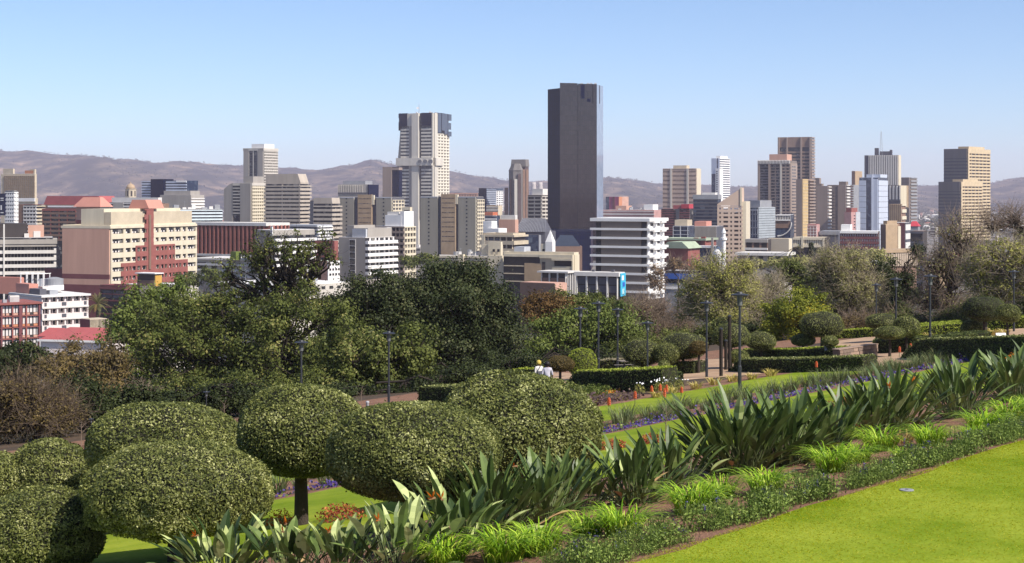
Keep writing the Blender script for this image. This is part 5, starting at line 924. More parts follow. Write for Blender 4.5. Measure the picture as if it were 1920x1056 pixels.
def palm(label, px, ytop, yc, Y, r, n=46, seed=1):
    g = np.random.default_rng(seed); x = PX(px, Y); z0 = gz(x, Y) - .5; o = thing('palm_tree', label, 'palm', (x, Y, z0)); h = PZ(yc, Y) - z0
    mb = MB(); mb.lathe([(.5, 0), (.36, h * .5), (.42, h * .9), (.7, h - .1), (.4, h + .3)], bark, 10); mb.ob('trunk', o, smooth=True)
    lm = leafmat('palm_frond', (.05, .065, .025), (.12, .13, .05), (.22, .14, .04))
    for i in range(n):
        a = g.uniform(0, 2 * math.pi); e = g.uniform(-.45, 1.45); L = r * g.uniform(.85, 1.1); pts = []; p = np.array([0, 0, h]); d = np.array([math.cos(a) * math.cos(e), math.sin(a) * math.cos(e), math.sin(e)])
        V, Fq = [], []; side = np.array([-math.sin(a), math.cos(a), 0]); m = 12
        for k in range(m + 1):
            pts.append(p.copy()); p = p + d * L / m; d = unit(d + np.array([0, 0, -.13]))
        for k in range(m):
            for s in (-1, 1):
                b0 = pts[k]; w_ = L * .16 * math.sin(math.pi * (k + .8) / (m + 1.2)); t = unit(pts[k + 1] - pts[k]); tip = b0 + side * s * w_ + t * w_ * .8 + np.array([0, 0, -.1 * w_])
                n0 = len(V); V += [b0, b0 + t * L / m * .55, tip + t * .05, tip]; Fq.append([n0, n0 + 1, n0 + 2, n0 + 3])
        tv, tf = tubes(np.array(pts[:-1]), np.array(pts[1:]), np.full(m, .05), np.full(m, .03), 3)
        link('frond', npmesh('frond', [(np.array(V), np.array(Fq), 0, np.full(len(Fq), g.uniform())), (tv, tf, 0, np.full(len(tf), .9))], [lm]), o)
palm('stout date palm between the pinkish block and the red brick', 183, 545, 572, 440, 3.6, 46, 1)
palm('small hazy palm in front of the columned arcade', 1499, 455, 465, 640, 2.2, 20, 2)

# ------------------------------------------------------------------ clipped shrubs
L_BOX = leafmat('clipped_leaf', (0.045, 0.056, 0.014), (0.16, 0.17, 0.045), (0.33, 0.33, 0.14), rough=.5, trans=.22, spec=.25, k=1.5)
L_BOXY = leafmat('bright_hedge_leaf', (0.09, 0.12, 0.012), (0.25, 0.29, 0.035), (0.34, 0.36, 0.07), trans=.25)  # yellow-green hedges, and the sunlight put into other hedges' tops
L_HDG = leafmat('dark_hedge_leaf', (0.025, 0.035, 0.010), (0.075, 0.09, 0.026), (0.12, 0.14, 0.04), trans=.2)  # dark side colour takes in the shade of the hedge fronts
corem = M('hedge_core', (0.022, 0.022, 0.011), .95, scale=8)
def dome_pts(n, g, r, hu, hl, lump, d=None, ph=None):
    d = unit(g.normal(size=(n, 3))) if d is None else d; n = len(d); ex = 2.2
    nrm = (np.abs(d[:, :1]) ** ex + np.abs(d[:, 1:2]) ** ex + np.abs(d[:, 2:]) ** ex) ** (1 / ex); d2 = d / nrm
    b = 1 + lump * sum(np.sin(d @ ph[i][:3] * f + ph[i][3] * 6) for i, f in enumerate((2.5, 3.5, 5, 8)))[:, None] * .5
    hz_ = np.where(d2[:, 2:] > 0, hu, hl); s = np.concatenate([np.full((n, 2), r), hz_], 1)
    return d2 * s * b, unit(d / np.concatenate([np.full((n, 2), r), hz_], 1))
_ball = {}
def ball_mesh(r, hu, hl, leaf, nleaf, seed, lm):
    g = np.random.default_rng(seed); st = g.bit_generator.state
    leaf, nleaf = leaf * .66, int(nleaf * 2.3); ph = g.normal(size=(4, 4))
    p, n = dome_pts(nleaf, g, r, hu, hl, .045, None, ph); dep = g.exponential(.05, nleaf)[:, None] * min(1, r); p = p - n * (dep - .015)
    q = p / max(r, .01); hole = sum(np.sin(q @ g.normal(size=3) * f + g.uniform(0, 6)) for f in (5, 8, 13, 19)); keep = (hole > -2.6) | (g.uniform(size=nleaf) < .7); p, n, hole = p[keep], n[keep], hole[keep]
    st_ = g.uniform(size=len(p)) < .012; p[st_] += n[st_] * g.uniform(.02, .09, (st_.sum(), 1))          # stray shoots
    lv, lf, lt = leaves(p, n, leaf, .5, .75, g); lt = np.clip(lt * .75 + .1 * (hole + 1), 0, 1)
    # inner core so the crown is not see-through
    nu, nv = 40, 20; V = []; 
    g2 = np.random.default_rng(seed); dirs = np.array([[math.cos(a) * math.sin(t), math.sin(a) * math.sin(t), math.cos(t)] for t in np.linspace(0.02, math.pi - .02, nv) for a in np.linspace(0, 2 * math.pi, nu, endpoint=False)])
    q, _ = dome_pts(0, g, r, hu, hl, .045, dirs, ph); q = q * .93
    cf = np.array([[j * nu + k, (j + 1) * nu + k, (j + 1) * nu + (k + 1) % nu, j * nu + (k + 1) % nu] for j in range(nv - 1) for k in range(nu)])
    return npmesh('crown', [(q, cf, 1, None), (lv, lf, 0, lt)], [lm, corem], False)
def topiary(label, px, yt, yb, wpx, base, leaf=.075, nleaf=9000, lm=None, seed=1, group='topiary trees clipped into domes', lean=0, split=.56, Y=None, tr=.1, name='topiary_tree', hidden_base=False, cat='topiary'):
    if Y: x = PX(px, Y); gp = Vector((x, Y, gz(x, Y)))
    else: gp = G(px, base)
    Y = gp.y; r = wpx / 2 / F * Y; zt_, zb_ = PZ(yt, Y), PZ(yb, Y); h = zt_ - zb_; cz = zb_ + h * (1 - split)
    o = thing(name, label, cat, gp, seed * 1.3, group)
    link('crown', ball_mesh(r, h * split, h * (1 - split), leaf, nleaf, seed, lm or L_BOX), o, (0, 0, cz - gp.z), (0, 0, 0))
    mb = MB(); H_ = max(.2, cz - gp.z); pts = [(0, 0, -.1), (.02, .01, H_ * .35), (lean * .5, .02, H_ * .7), (lean, 0, H_)]
    for (a, b_), k in zip(zip(pts, pts[1:]), range(3)): mb.tube(a, b_, tr * (1.2 - .15 * k), tr * (1.05 - .15 * k), bark, 10)
    mb.ob('trunk', o, smooth=True); return o
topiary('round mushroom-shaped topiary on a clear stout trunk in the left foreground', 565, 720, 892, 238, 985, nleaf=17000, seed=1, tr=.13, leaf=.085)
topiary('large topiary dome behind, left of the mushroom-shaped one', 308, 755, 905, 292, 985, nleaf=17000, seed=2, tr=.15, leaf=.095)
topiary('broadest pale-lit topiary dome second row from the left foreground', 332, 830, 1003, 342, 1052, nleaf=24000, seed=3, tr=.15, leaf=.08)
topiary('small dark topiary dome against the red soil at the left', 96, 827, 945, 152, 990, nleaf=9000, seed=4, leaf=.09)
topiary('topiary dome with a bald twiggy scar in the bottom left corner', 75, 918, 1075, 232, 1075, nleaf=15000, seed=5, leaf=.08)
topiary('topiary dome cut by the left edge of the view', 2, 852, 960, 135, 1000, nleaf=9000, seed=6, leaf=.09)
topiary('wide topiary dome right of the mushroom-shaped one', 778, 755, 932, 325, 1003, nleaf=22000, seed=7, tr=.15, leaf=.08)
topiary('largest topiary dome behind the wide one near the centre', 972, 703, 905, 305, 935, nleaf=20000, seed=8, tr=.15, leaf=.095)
mb = MB(); gp_ = G(75, 1075)
# mid-distance topiaries
for i, (lab, px, yt, yb, w_, base, kw) in enumerate((
    ('wide flat-bottomed topiary dome right of the thin lamp', 1281, 622, 675, 88, 699, {}),
    ('topiary dome directly behind the thin lamp post', 1205, 636, 685, 76, 705, {}),
    ('smaller topiary dome tucked under the wide flat-bottomed one', 1250, 643, 684, 52, 703, {}),
    ('broad topiary dome behind the tall front lamp', 1370, 606, 652, 72, 690, {}),
    ('topiary dome on the right shoulder of the broad one behind the tall lamp', 1427, 622, 657, 56, 676, {}),
    ('small round topiary beside the dark timber posts', 1384, 655, 682, 40, 690, {}),
    ('lollipop topiary on a thin stem near the two walkers', 1051, 667, 696, 50, 724, dict(lm=L_OBR)),
    ('yellowish egg-shaped topiary right of the lollipop', 1092, 653, 706, 56, 712, dict(lm=L_BOXY)),
    ('tall mushroom topiary above the two curved hedges', 1540, 584, 632, 80, 668, {}),
    ('little flat topiary on a thin stem left of the tall mushroom', 1506, 626, 649, 46, 670, {}),
    ('little round topiary right of the tall mushroom trunk', 1556, 630, 650, 32, 672, {}),
    ('wide low topiary dome left of a pair beside the tan path', 1654, 588, 618, 62, 640, {}),
    ('round topiary forming the right half of a pair beside the tan path', 1700, 593, 632, 50, 660, {}),
    ('umbrella-shaped topiary standing on the tan path', 1668, 612, 636, 56, 669, {}),
    ('darkest big mushroom topiary at the far right', 1845, 555, 602, 80, 634, dict(lm=L_HDG)),
    ('topiary with a leaning trunk at the far right', 1890, 571, 604, 46, 638, dict(lean=.35)),
    ('small round topiary under the darkest mushroom one', 1823, 600, 626, 42, 634, {}),
    ('small topiary between the white flowers and the path posts', 1310, 640, 664, 34, 700, dict(lm=L_OBR)),
    ('conical clipped bush beside the thin lamp base', 1245, 676, 706, 24, 712, {}))):
    topiary(lab, px, yt, yb, w_, base, leaf=.085, nleaf=3600, seed=20 + i, tr=.07, **kw)
def hedge(label, pts, h, d, leaf=.1, dens=260, lm=None, lmt=None, seed=1, group='clipped hedges along the terraces', taper=0):
    """pts: photo pixels along the foot of the near face, left to right"""
    g = np.random.default_rng(seed); P = [G(*p) for p in pts]; o = thing('clipped_hedge', label, 'hedge', P[0], 0, group); P = [np.array(p - P[0]) for p in P]
    # resample
    S_ = []; 
    for a, b_ in zip(P, P[1:]):
        n = max(2, int(np.linalg.norm(b_ - a) / .5)); S_ += [a + (b_ - a) * t for t in np.linspace(0, 1, n, endpoint=False)]
    S_.append(P[-1]); S_ = np.array(S_); n = len(S_)
    hh = np.full(n, h); 
    if taper: k = min(n, max(3, int(n * abs(taper)))); t = np.sin(np.linspace(.12, math.pi / 2, k)); 
    if taper > 0: hh[:k] *= t
    if taper < 0: hh[-k:] *= t[::-1]
    tng = unit(np.gradient(S_, axis=0) * np.array([1, 1, 0])); bk = np.stack([-tng[:, 1], tng[:, 0], np.zeros(n)], 1)
    bk = np.where(bk[:, 1:2] < 0, -bk, bk)
    V = []; ins = .06
    for i in range(n):
        s0 = S_[i] + bk[i] * ins; s1 = S_[i] + bk[i] * (d - ins); z = np.array([0, 0, hh[i] - ins])
        V += [s0 - [0, 0, .3], s0 + z, s1 + z, s1 - [0, 0, .3]]
    fs = [[4 * i + k, 4 * (i + 1) + k, 4 * (i + 1) + k + 1, 4 * i + k + 1] for i in range(n - 1) for k in range(3)] + [[0, 1, 2, 3], [4 * n - 4, 4 * n - 3, 4 * n - 2, 4 * n - 1]]
    L = np.linalg.norm(np.diff(S_, axis=0), axis=1).sum(); gs = [(np.array(V), np.array(fs), 1, None)]
    def scat(N, f):
        i = g.uniform(0, n - 1.001, N); k = i.astype(int); t = (i - k)[:, None]; s = S_[k] * (1 - t) + S_[k + 1] * t; b_ = bk[k]; H_ = (hh[k] * (1 - t[:, 0]) + hh[k + 1] * t[:, 0])[:, None]
        return f(s, b_, H_, N)
    up = np.array([[0, 0, 1.0]])
    pf, nf = scat(int(dens * L * h), lambda s, b_, H_, N: (s + up * H_ * g.uniform(0, 1, (N, 1)) + b_ * g.normal(0, .025, (N, 1)), -b_ + 0 * up))
    pt, nt_ = scat(int(dens * L * d * 1.3), lambda s, b_, H_, N: (s + up * (H_ + g.normal(0, .025, (N, 1))) + b_ * d * g.uniform(0, 1, (N, 1)), up + 0 * b_))
    pb, nb = scat(int(dens * .5 * L * h), lambda s, b_, H_, N: (s + up * H_ * g.uniform(0, 1, (N, 1)) + b_ * d, b_ + 0 * up))
    for j, e in ((0, -1), (n - 1, 1)):
        N = int(dens * d * hh[j]); q = S_[j] + bk[j] * d * g.uniform(0, 1, (N, 1)) + up * hh[j] * g.uniform(0, 1, (N, 1)); pf = np.concatenate([pf, q]); nf = np.concatenate([nf, np.repeat(tng[j:j + 1] * e, N, 0)])
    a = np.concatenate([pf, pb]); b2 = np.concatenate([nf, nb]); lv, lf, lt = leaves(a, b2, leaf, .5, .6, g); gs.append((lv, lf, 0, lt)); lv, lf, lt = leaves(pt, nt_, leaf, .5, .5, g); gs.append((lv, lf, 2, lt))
    link('foliage', npmesh('foliage', gs, [lm or L_HDG, corem, lmt or L_BOXY]), o); return o  # lit tops and shaded sides are put into separate leaf colours
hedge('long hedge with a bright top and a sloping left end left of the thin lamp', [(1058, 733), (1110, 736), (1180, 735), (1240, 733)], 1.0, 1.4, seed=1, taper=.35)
hedge('dark low hedge continuing right of the thin lamp base', [(1232, 726), (1282, 721)], .55, 1.0, lmt=L_HDG, seed=2)
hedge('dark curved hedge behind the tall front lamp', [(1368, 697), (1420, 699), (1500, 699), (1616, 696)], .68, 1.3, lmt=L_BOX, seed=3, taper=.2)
hedge('upper dark hedge under the tall mushroom topiary', [(1392, 674), (1480, 675), (1572, 672)], .6, 1.2, seed=4)
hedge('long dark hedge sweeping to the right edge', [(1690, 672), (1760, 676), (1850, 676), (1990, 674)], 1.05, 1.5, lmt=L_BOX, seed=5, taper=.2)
hedge('dark hedge between the tan path and the far right topiary', [(1636, 664), (1700, 660), (1780, 656), (1860, 648)], .75, 1.2, lmt=L_HDG, seed=6)
hedge('short square hedge under the wide flat-bottomed topiary', [(1237, 703), (1300, 701)], .6, 1.1, lmt=L_HDG, seed=7)
hedge('grey-green hedge with a pale top behind the lamp row', [(1120, 700), (1184, 698)], .75, 1.0, lm=L_BOX, lmt=leafmat('pale_hedge_top', (.16, .14, .08), (.30, .26, .17), None), seed=8)
hedge('dark square hedge end behind the wide topiary dome', [(783, 757), (850, 757)], .8, 1.2, lmt=L_BOX, seed=9)
hedge('short bright-topped hedge left of the two walkers', [(957, 722), (1004, 722)], .85, 1.1, seed=10)
hedge('low hedge in front of the airy grey-olive tree', [(1565, 636), (1642, 632)], .6, 1.0, lm=L_BOXY, seed=11)
hedge('bright yellow-green hedge behind the darkest topiary', [(1722, 634), (1806, 628)], .75, 2.5, lm=L_BOXY, seed=12)
hedge('bright hedge strip at the right edge behind the leaning topiary', [(1852, 620), (1990, 612)], .75, 1.5, lm=L_BOXY, seed=13)
hedge('dark low hedge at the end of the stone wall', [(1556, 672), (1580, 670)], .45, .8, lmt=L_HDG, seed=14)
# ------------------------------------------------------------------ near bed: strelitzias, lilies, border plants
L_STR = leafmat('strelitzia_leaf', (0.020, 0.038, 0.008), (0.100, 0.142, 0.034), (0.30, 0.34, 0.13), rough=.45, trans=.18, spec=.35)  # wide tone range puts sunlit and shaded leaves into the colour
stemm = M('strelitzia_stem', (0.10, 0.125, 0.045), .6, scale=4); L_STRO = M('flower_orange', (.62, .17, .012), .5); beak = M('flower_beak', (.22, .13, .06), .5); sepb = M('flower_blue', (.04, .04, .30), .5); deadm = M('dead_leaf', (.36, .24, .11), .9, scale=5)
def str_leaf(seed, dead=False, wide=1.0):
    """a paddle leaf on its own stalk, standing up from the origin"""
    g = np.random.default_rng(seed); st = g.uniform(.45, .85); bl = g.uniform(.42, .68); wd = g.uniform(.042, .070) * wide; bend = g.uniform(.05, .5)
    pts = []; p = np.zeros(3); d = np.array([.03, 0, 1.0])
    for k in range(5): pts.append(p.copy()); p = p + unit(d) * st / 4; d = d + np.array([.05 * bend, 0, 0])
    tv, tf = tubes(np.array(pts[:-1]), np.array(pts[1:]), np.linspace(.014, .010, 4), np.linspace(.013, .008, 4), 4)
    V, Q = [], []; base = pts[-1]; p = base.copy(); m = 5; fold = g.uniform(.25, .6)
    for k in range(m + 1):
        t = k / m; w_ = wd * (math.sin(math.pi * min(1, (t * .93 + .06)) ** .8)) ** .75 if k < m else .003
        V += [p + np.array([-fold * w_, w_, 0]), p.copy(), p + np.array([-fold * w_, -w_, 0])]
        p = p + unit(d) * bl / m; d = d + np.array([.22 * bend, .03 * g.normal(), -.02])
    for k in range(m): a = 3 * k; Q += [[a, a + 1, a + 4, a + 3], [a + 1, a + 2, a + 5, a + 4]]
    t0 = g.uniform()
    return npmesh('leaf', [(tv, tf, 1, None), (np.array(V), np.array(Q), 0, np.clip(t0 + g.normal(size=len(Q)) * .05, 0, 1))], [deadm if dead else L_STR, deadm if dead else stemm])
LEAVES = [str_leaf(100 + i) for i in range(14)]; BROAD = [str_leaf(200 + i, False, 1.4) for i in range(10)]; DEAD = [str_leaf(300 + i, True) for i in range(2)]
def flower_mesh(seed):
    g = np.random.default_rng(seed); mb = MB(); h = g.uniform(1.0, 1.25)
    mb.tube((0, 0, 0), (.03, 0, h), .012, .011, stemm, 5); mb.tube((.03, 0, h), (.22, 0, h + .05), .022, .003, beak, 5)
    for a in (.35, .75, 1.15, 1.6):
        q = np.array([.06 + .02 * a, 0, h + .02]); t = q + np.array([math.cos(a) * .16, g.normal() * .03, math.sin(a) * .17]); s = np.array([0, .022, 0]); m = (q + t) / 2
        mb.add([q, m + s, t, m - s, m + np.array([.012, 0, -.01])], [(0, 1, 4), (1, 2, 4), (2, 3, 4), (3, 0, 4)], L_STRO)
    mb.add([(.1, -.006, h + .02), (.22, 0, h + .10), (.1, .006, h + .03)], [(0, 1, 2)], sepb)
    return mb.mesh('flower')
FLOW = [flower_mesh(i) for i in range(3)]
def strelitzia(label, px, base, hgt, n=44, rad=.55, seed=1, flowers=0, dead=2, fpos=None):
    g = random.Random(seed); gp = G(px, base); o = thing('strelitzia_plant', label, 'plant', gp, 0, 'strelitzia clumps along the flower bed'); s = hgt / 1.30
    broad = px < 900; n = int(n * (1.7 if broad else 2.6))
    for i in range(n):
        a = g.uniform(0, 6.283); rr = rad * math.sqrt(g.random()); tilt = .05 + 1.0 * (rr / rad) ** 1.25 * g.uniform(.4, 1.2); me = g.choice(BROAD if broad or g.random() < .05 else LEAVES)
        if i < dead: me = g.choice(DEAD); tilt = g.uniform(.9, 1.3)
        e = Euler((0, tilt, a), 'XYZ'); k = s * g.choice((.55, .8, .95, 1.1)) * g.uniform(.9, 1.06)
        link('leaf', me, o, (rr * .6 * math.cos(a), rr * .6 * math.sin(a), -.03), (0, tilt, a + g.uniform(-1.3, 1.3)), scale=(k, k * 1.15, k))
    for i in range(flowers):
        a = g.uniform(-2.6, -.5); link('flower', g.choice(FLOW), o, (.25 * math.cos(a), .25 * math.sin(a), 0), (0, g.uniform(.1, .35), a), scale=s * g.uniform(.9, 1.05))
    return o
STR = [  # label, px, base row, height m, leaves, radius, flowers
    ('strelitzia clump with one orange flower in the bottom left', 425, 1090, 1.05, 44, .62, 1), ('strelitzia clump in front of the mushroom topiary trunk', 545, 1085, 1.0, 36, .5, 2), ('low strelitzia clump right of the mushroom topiary trunk', 640, 1080, .98, 38, .52, 1),
    ('broad-leaved pale strelitzia clump below the wide topiary dome', 745, 1070, 1.05, 44, .6, 1), ('strelitzia clump with two orange flowers below the wide topiary dome', 850, 1040, 1.22, 46, .6, 2), ('strelitzia clump left of the pale green lily mass', 925, 1005, 1.3, 52, .66, 0), ('strelitzia clump with an orange flower in front of the largest topiary dome', 1015, 985, 1.28, 44, .6, 1), ('strelitzia clump leaning right at the edge of the largest topiary dome', 1085, 958, 1.2, 40, .6, 0),
    ('dark strelitzia clump left of the dense green lily', 1190, 945, 1.22, 44, .6, 0), ('strelitzia clump below the red-leaved plants', 1255, 922, 1.22, 46, .6, 0), ('tallest strelitzia clump fanning wide at the centre right', 1385, 885, 1.62, 85, 1.0, 0), ('strelitzia clump with yellowed stalks right of the tallest fan', 1470, 872, 1.5, 66, .9, 0), ('strelitzia clump with leaves reaching low to the right over the lilies', 1545, 850, 1.4, 50, .8, 0),
    ('strelitzia clump right of the maroon bush', 1625, 820, 1.35, 48, .7, 0), ('strelitzia clump with three orange flowers near the purple edging', 1680, 808, 1.5, 56, .72, 3), ('strelitzia clump beside fallen branches in the bed', 1800, 782, 1.5, 52, .72, 0), ('strelitzia clump with an orange flower at the right edge', 1905, 752, 1.5, 54, .72, 1), ('strelitzia clump cut by the right edge', 1960, 735, 1.5, 44, .7, 0),
    ('rear strelitzia clump on the crest behind the right edge stand', 1880, 730, 1.25, 46, .7, 0), ('rear strelitzia clump between the flowers and the right edge stand', 1770, 752, 1.2, 46, .7, 0)]
for i, (lab, px, by, h, n, r, f) in enumerate(STR): strelitzia(lab, px, by, h, n, r, 50 + i, f)
L_LILY = leafmat('lily_blade', (0.075, 0.155, 0.008), (0.23, 0.36, 0.02), (0.42, 0.50, 0.07), rough=.45, trans=.35); L_IRIS = leafmat('iris_blade', (0.045, 0.065, 0.022), (0.12, 0.145, 0.06), (0.20, 0.19, 0.09), trans=.25); L_GOLD = leafmat('golden_blade', (.22, .18, .04), (.42, .34, .09), (.5, .42, .2), trans=.25)
L_DRY = leafmat('dry_blade', (.20, .12, .05), (.40, .26, .10), (.45, .33, .12))
def blades(n, h, rad, wid, arch, seed, lm, seg=5):
    g = np.random.default_rng(seed); V, Q, Tn = [], [], []
    for i in range(n):
        a = g.uniform(0, 2 * math.pi); rr = rad * .55 * math.sqrt(g.uniform()); p = np.array([rr * math.cos(a), rr * math.sin(a), -.02]); b = a + g.normal() * .6; L = h * g.uniform(.75, 1.35); out = g.uniform(.1, .55); d = np.array([math.cos(b) * out, math.sin(b) * out, 1.0]); s = np.array([-math.sin(b), math.cos(b), 0]); n0 = len(V); t0 = g.uniform()
        for k in range(seg + 1):
            t = k / seg; w_ = wid * (1 - t ** 2.2) * .5 + .001; V += [p + s * w_, p - s * w_]; p = p + unit(d) * L / seg; d = d + np.array([math.cos(b) * arch, math.sin(b) * arch, -arch * 1.5]) / seg * 1.6 * (.4 + t)
        for k in range(seg): q = n0 + 2 * k; Q.append([q, q + 1, q + 3, q + 2]); Tn.append(t0)
    return npmesh('blades', [(np.array(V), np.array(Q), 0, np.array(Tn))], [lm])
LILY = [blades(230, .58, .44, .019, .95, 500 + i, L_LILY, 6) for i in range(4)]; IRIS = [blades(75, .72, .40, .022, .55, 520 + i, L_IRIS) for i in range(4)]; GOLD = [blades(60, .42, .35, .03, .8, 540 + i, L_GOLD) for i in range(3)]; DRY = [blades(40, .40, .35, .03, 1.2, 560, L_DRY)]
def clump(name, label, meshes, px, base, s, cat='plant', group=None, seed=0):
    gp = G(px, base); o = thing(name, label, cat, gp, seed * 1.7, group); link('leaves', meshes[seed % len(meshes)], o, scale=s); return o
LIL = [('bright lily clump in the bottom centre left of the pale mass', 835, 1060, 1.1), ('bright lily clump at the bottom centre forming a pale mass', 945, 1052, 1.2), ('bright lily clump right of the pale mass', 1012, 1040, 1.15), ('bright lily clump beside yellow flowers', 1100, 1005, .9), ('rounded bright lily clump in front of the bare stalks', 1168, 1003, 1.15), ('dense darker green lily clump', 1298, 962, 1.25), ('yellow-tipped lily clump right of the dense darker one', 1350, 935, 1.0), ('isolated pale lily clump on the bare red soil', 1436, 925, 1.1), ('tall pale lily clump with drooping blades', 1562, 885, 1.25), ('lily clump pressed against the tall pale one', 1605, 868, 1.0), ('bright lily clump left of the dry brown lily', 1652, 845, 1.25), ('bright lily clump right of the dry brown lily', 1745, 835, 1.15), ('broad lily clump near the right edge', 1845, 812, 1.3), ('lily clump above the broad one near the right edge', 1895, 790, 1.3), ('lily clump cut by the right edge', 1930, 775, 1.1), ('small lily clump low in front of the broad one', 1828, 825, .8), ('sparse lily tuft behind the lavender', 1690, 862, .6)]
for i, (lab, px, by, s) in enumerate(LIL): clump('lily_clump', lab, LILY, px, by, s, group='bright green lily clumps along the flower bed', seed=i)
clump('lily_clump', 'dry brown lily clump with curled yellow blades', DRY, 1692, 832, 1.2, seed=3)
# border of low dark plants along the lawn edge
L_BRD = leafmat('border_leaf', (0.050, 0.082, 0.016), (0.15, 0.20, 0.04), (0.25, 0.30, 0.08), trans=.3); purp = leafmat('purple_petal', (.05, .035, .14), (.09, .055, .27), (.18, .14, .36), trans=.2, k=1)
def border(seed, nfl):
    g = np.random.default_rng(seed); n = 420; p = g.normal(size=(n, 3)) * np.array([.12, .12, .085]) + [0, 0, .15]; p[:, 2] = np.abs(p[:, 2]); lv, lf, lt = leaves(p, unit(p - [0, 0, .05]), .042, .45, .8, g); gs = [(lv, lf, 0, lt)]
    q = g.normal(size=(26, 3)) * np.array([.1, .1, 0]); e = q + g.normal(size=(26, 3)) * .04 + [0, 0, .28]; v, f = tubes(q, e, np.full(26, .004), np.full(26, .003), 3); gs.append((v, f, 0, g.uniform(0, .5, len(f))))
    if nfl: c = e[:nfl].repeat(14, 0) + g.normal(size=(nfl * 14, 3)) * [.012, .012, .04]; lv, lf, lt = leaves(c, np.array([[.5, -.5, .5]]), .022, .7, 1, g); gs.append((lv, lf, 1, lt))
    return npmesh('foliage', gs, [L_BRD, purp])
BRD = [border(600 + i, (0, 2, 0, 4, 1, 0)[i]) for i in range(6)]
k = 0
for row, (v0, du, keep) in enumerate(((12.72, .27, .95), (13.1, .32, .85), (13.55, .5, .6), (14.1, .8, .4))):
    u = 14.0
    while u < 44:
        u += du * rnd.uniform(.7, 1.3)
        if rnd.random() > keep: continue
        v = v0 + rnd.uniform(-.1, .1); x, y = xy(u, v); px = 960 + x / y * F; py = HY - gz(x, y) / y * F
        if not (560 < px < 1960 and py < 1080) or math.sin(u * 1.3) + .6 * math.sin(u * 2.9 + row) > .85: continue
        mi = rnd.randrange(6); s = rnd.uniform(.6, 1.35) * (1 if row < 2 else .75); purple = mi in (1, 3, 4)
        o = thing('border_plant', 'low border plant %s at the edge of the mown lawn' % ('with purple flower spikes' if purple else 'without flowers'), 'plant', (x, y, gz(x, y)), rnd.uniform(0, 6), 'low border plants %s along the lawn edge' % ('in flower' if purple else 'in leaf'))
        link('foliage', BRD[mi], o, scale=(s, s, s * rnd.uniform(.8, 1.2))); k += 1
# iris bed, purple edging, golden tufts, dark strip
k = 0; u = 8.0
while u < 92:
    u += rnd.uniform(.5, .95)
    for v in (31.1, 32.3):
        if rnd.random() < .2: continue
        x, y = xy(u, v + rnd.uniform(-.3, .3)); px = 960 + x / y * F
        if -40 < px < 1960 and k < 150:
            o = thing('iris_clump', 'tuft of narrow grey-green blades behind the purple edging flowers', 'plant', (x, y, gz(x, y)), rnd.uniform(0, 6), 'narrow-bladed tufts in the middle bed'); link('leaves', IRIS[k % 4], o, scale=rnd.uniform(.5, 1.05)); k += 1
def carpet(name, u0, u1, v0, v1, n, h, size, mats, seed, lumps=0.5, frac=.7):
    g = np.random.default_rng(seed); u = g.uniform(u0, u1, n); v = g.uniform(v0, v1, n); keep = (np.sin(u * 1.9 + v * 3) + np.sin(u * .7 - 2 * v) + g.normal(size=n) * .6) > -1.2 + lumps * .8
    u, v = u[keep], v[keep]; x = u * TU[0] + v * TN[0]; y = u * TU[1] + v * TN[1]; z = np.array([gv(q) for q in v]) + np.abs(g.normal(size=len(u))) * h
    lv, lf, lt = leaves(np.stack([x, y, z], 1), np.array([[.2, -.3, .8]]), size, .7, .8, g); nf = len(lf); mi = (g.uniform(size=nf) > frac).astype(int)
    me = npmesh(name, [(lv, lf, 0, lt)], mats); me.polygons.foreach_set('material_index', mi.astype(np.int32)); return link(name, me, kind='stuff')
carpet('purple_edging_flowers', 8, 92, 29.75, 30.3, 13000, .10, .08, [purp, L_BRD], 1, .3, .72)
L_DST = leafmat('dark_ground_cover', (.05, .03, .035), (.11, .07, .07), (.16, .12, .09)); carpet('dark_ground_cover', 24, 56, 38.2, 39.7, 9000, .16, .12, [L_DST, L_OBR], 2, .1, .8)
L_RED = leafmat('red_leaf', (.12, .02, .018), (.30, .06, .03), (.42, .18, .05), trans=.3)
for i, (lab, px, by, s) in enumerate((('golden grassy tuft right of the white flowers', 1232, 746, 1.0), ('golden grassy tuft second along the lawn strip edge', 1262, 738, 1.1), ('golden grassy tuft before the tan path mouth', 1305, 730, 1.2), ('golden grassy tuft left of the tall front lamp', 1340, 722, 1.2), ('golden grassy tuft just behind the tall front lamp', 1375, 716, 1.2), ('golden grassy tuft right of the tall front lamp', 1410, 712, 1.1), ('golden grassy tuft before the dark curved hedge', 1445, 706, 1.2), ('golden tuft near the umbrella topiary path', 1590, 668, .9), ('yellow tuft in front of the bright hedge at far right', 1740, 634, 1.2), ('yellow flowering tuft under the darkest topiary', 1862, 630, 1.5), ('pale yellow tuft left of the leaning trunk', 1885, 628, 1.3))): clump('golden_tuft', lab, GOLD, px, by, s, group='golden tufts along the lawns', seed=i)
def bush(name, label, px, base, r, h, lm, n, leaf, seed, cat='shrub', group=None):
    g = np.random.default_rng(seed); gp = G(px, base); o = thing(name, label, cat, gp, 0, group); d = unit(g.normal(size=(n, 3))) * (g.uniform(.2, 1, (n, 1)) ** .5); p = np.abs(d[:, 2:]) * h; p = np.concatenate([d[:, :2] * r, p], 1)
    lv, lf, lt = leaves(p, unit(d + [0, 0, .4]), leaf, .5, .8, g); st, sf = tubes(np.zeros((10, 3)), p[:10], np.full(10, .01), np.full(10, .005), 3)
    link('foliage', npmesh('foliage', [(lv, lf, 0, lt), (st, sf, 1, None)], [lm, bark]), o); return o
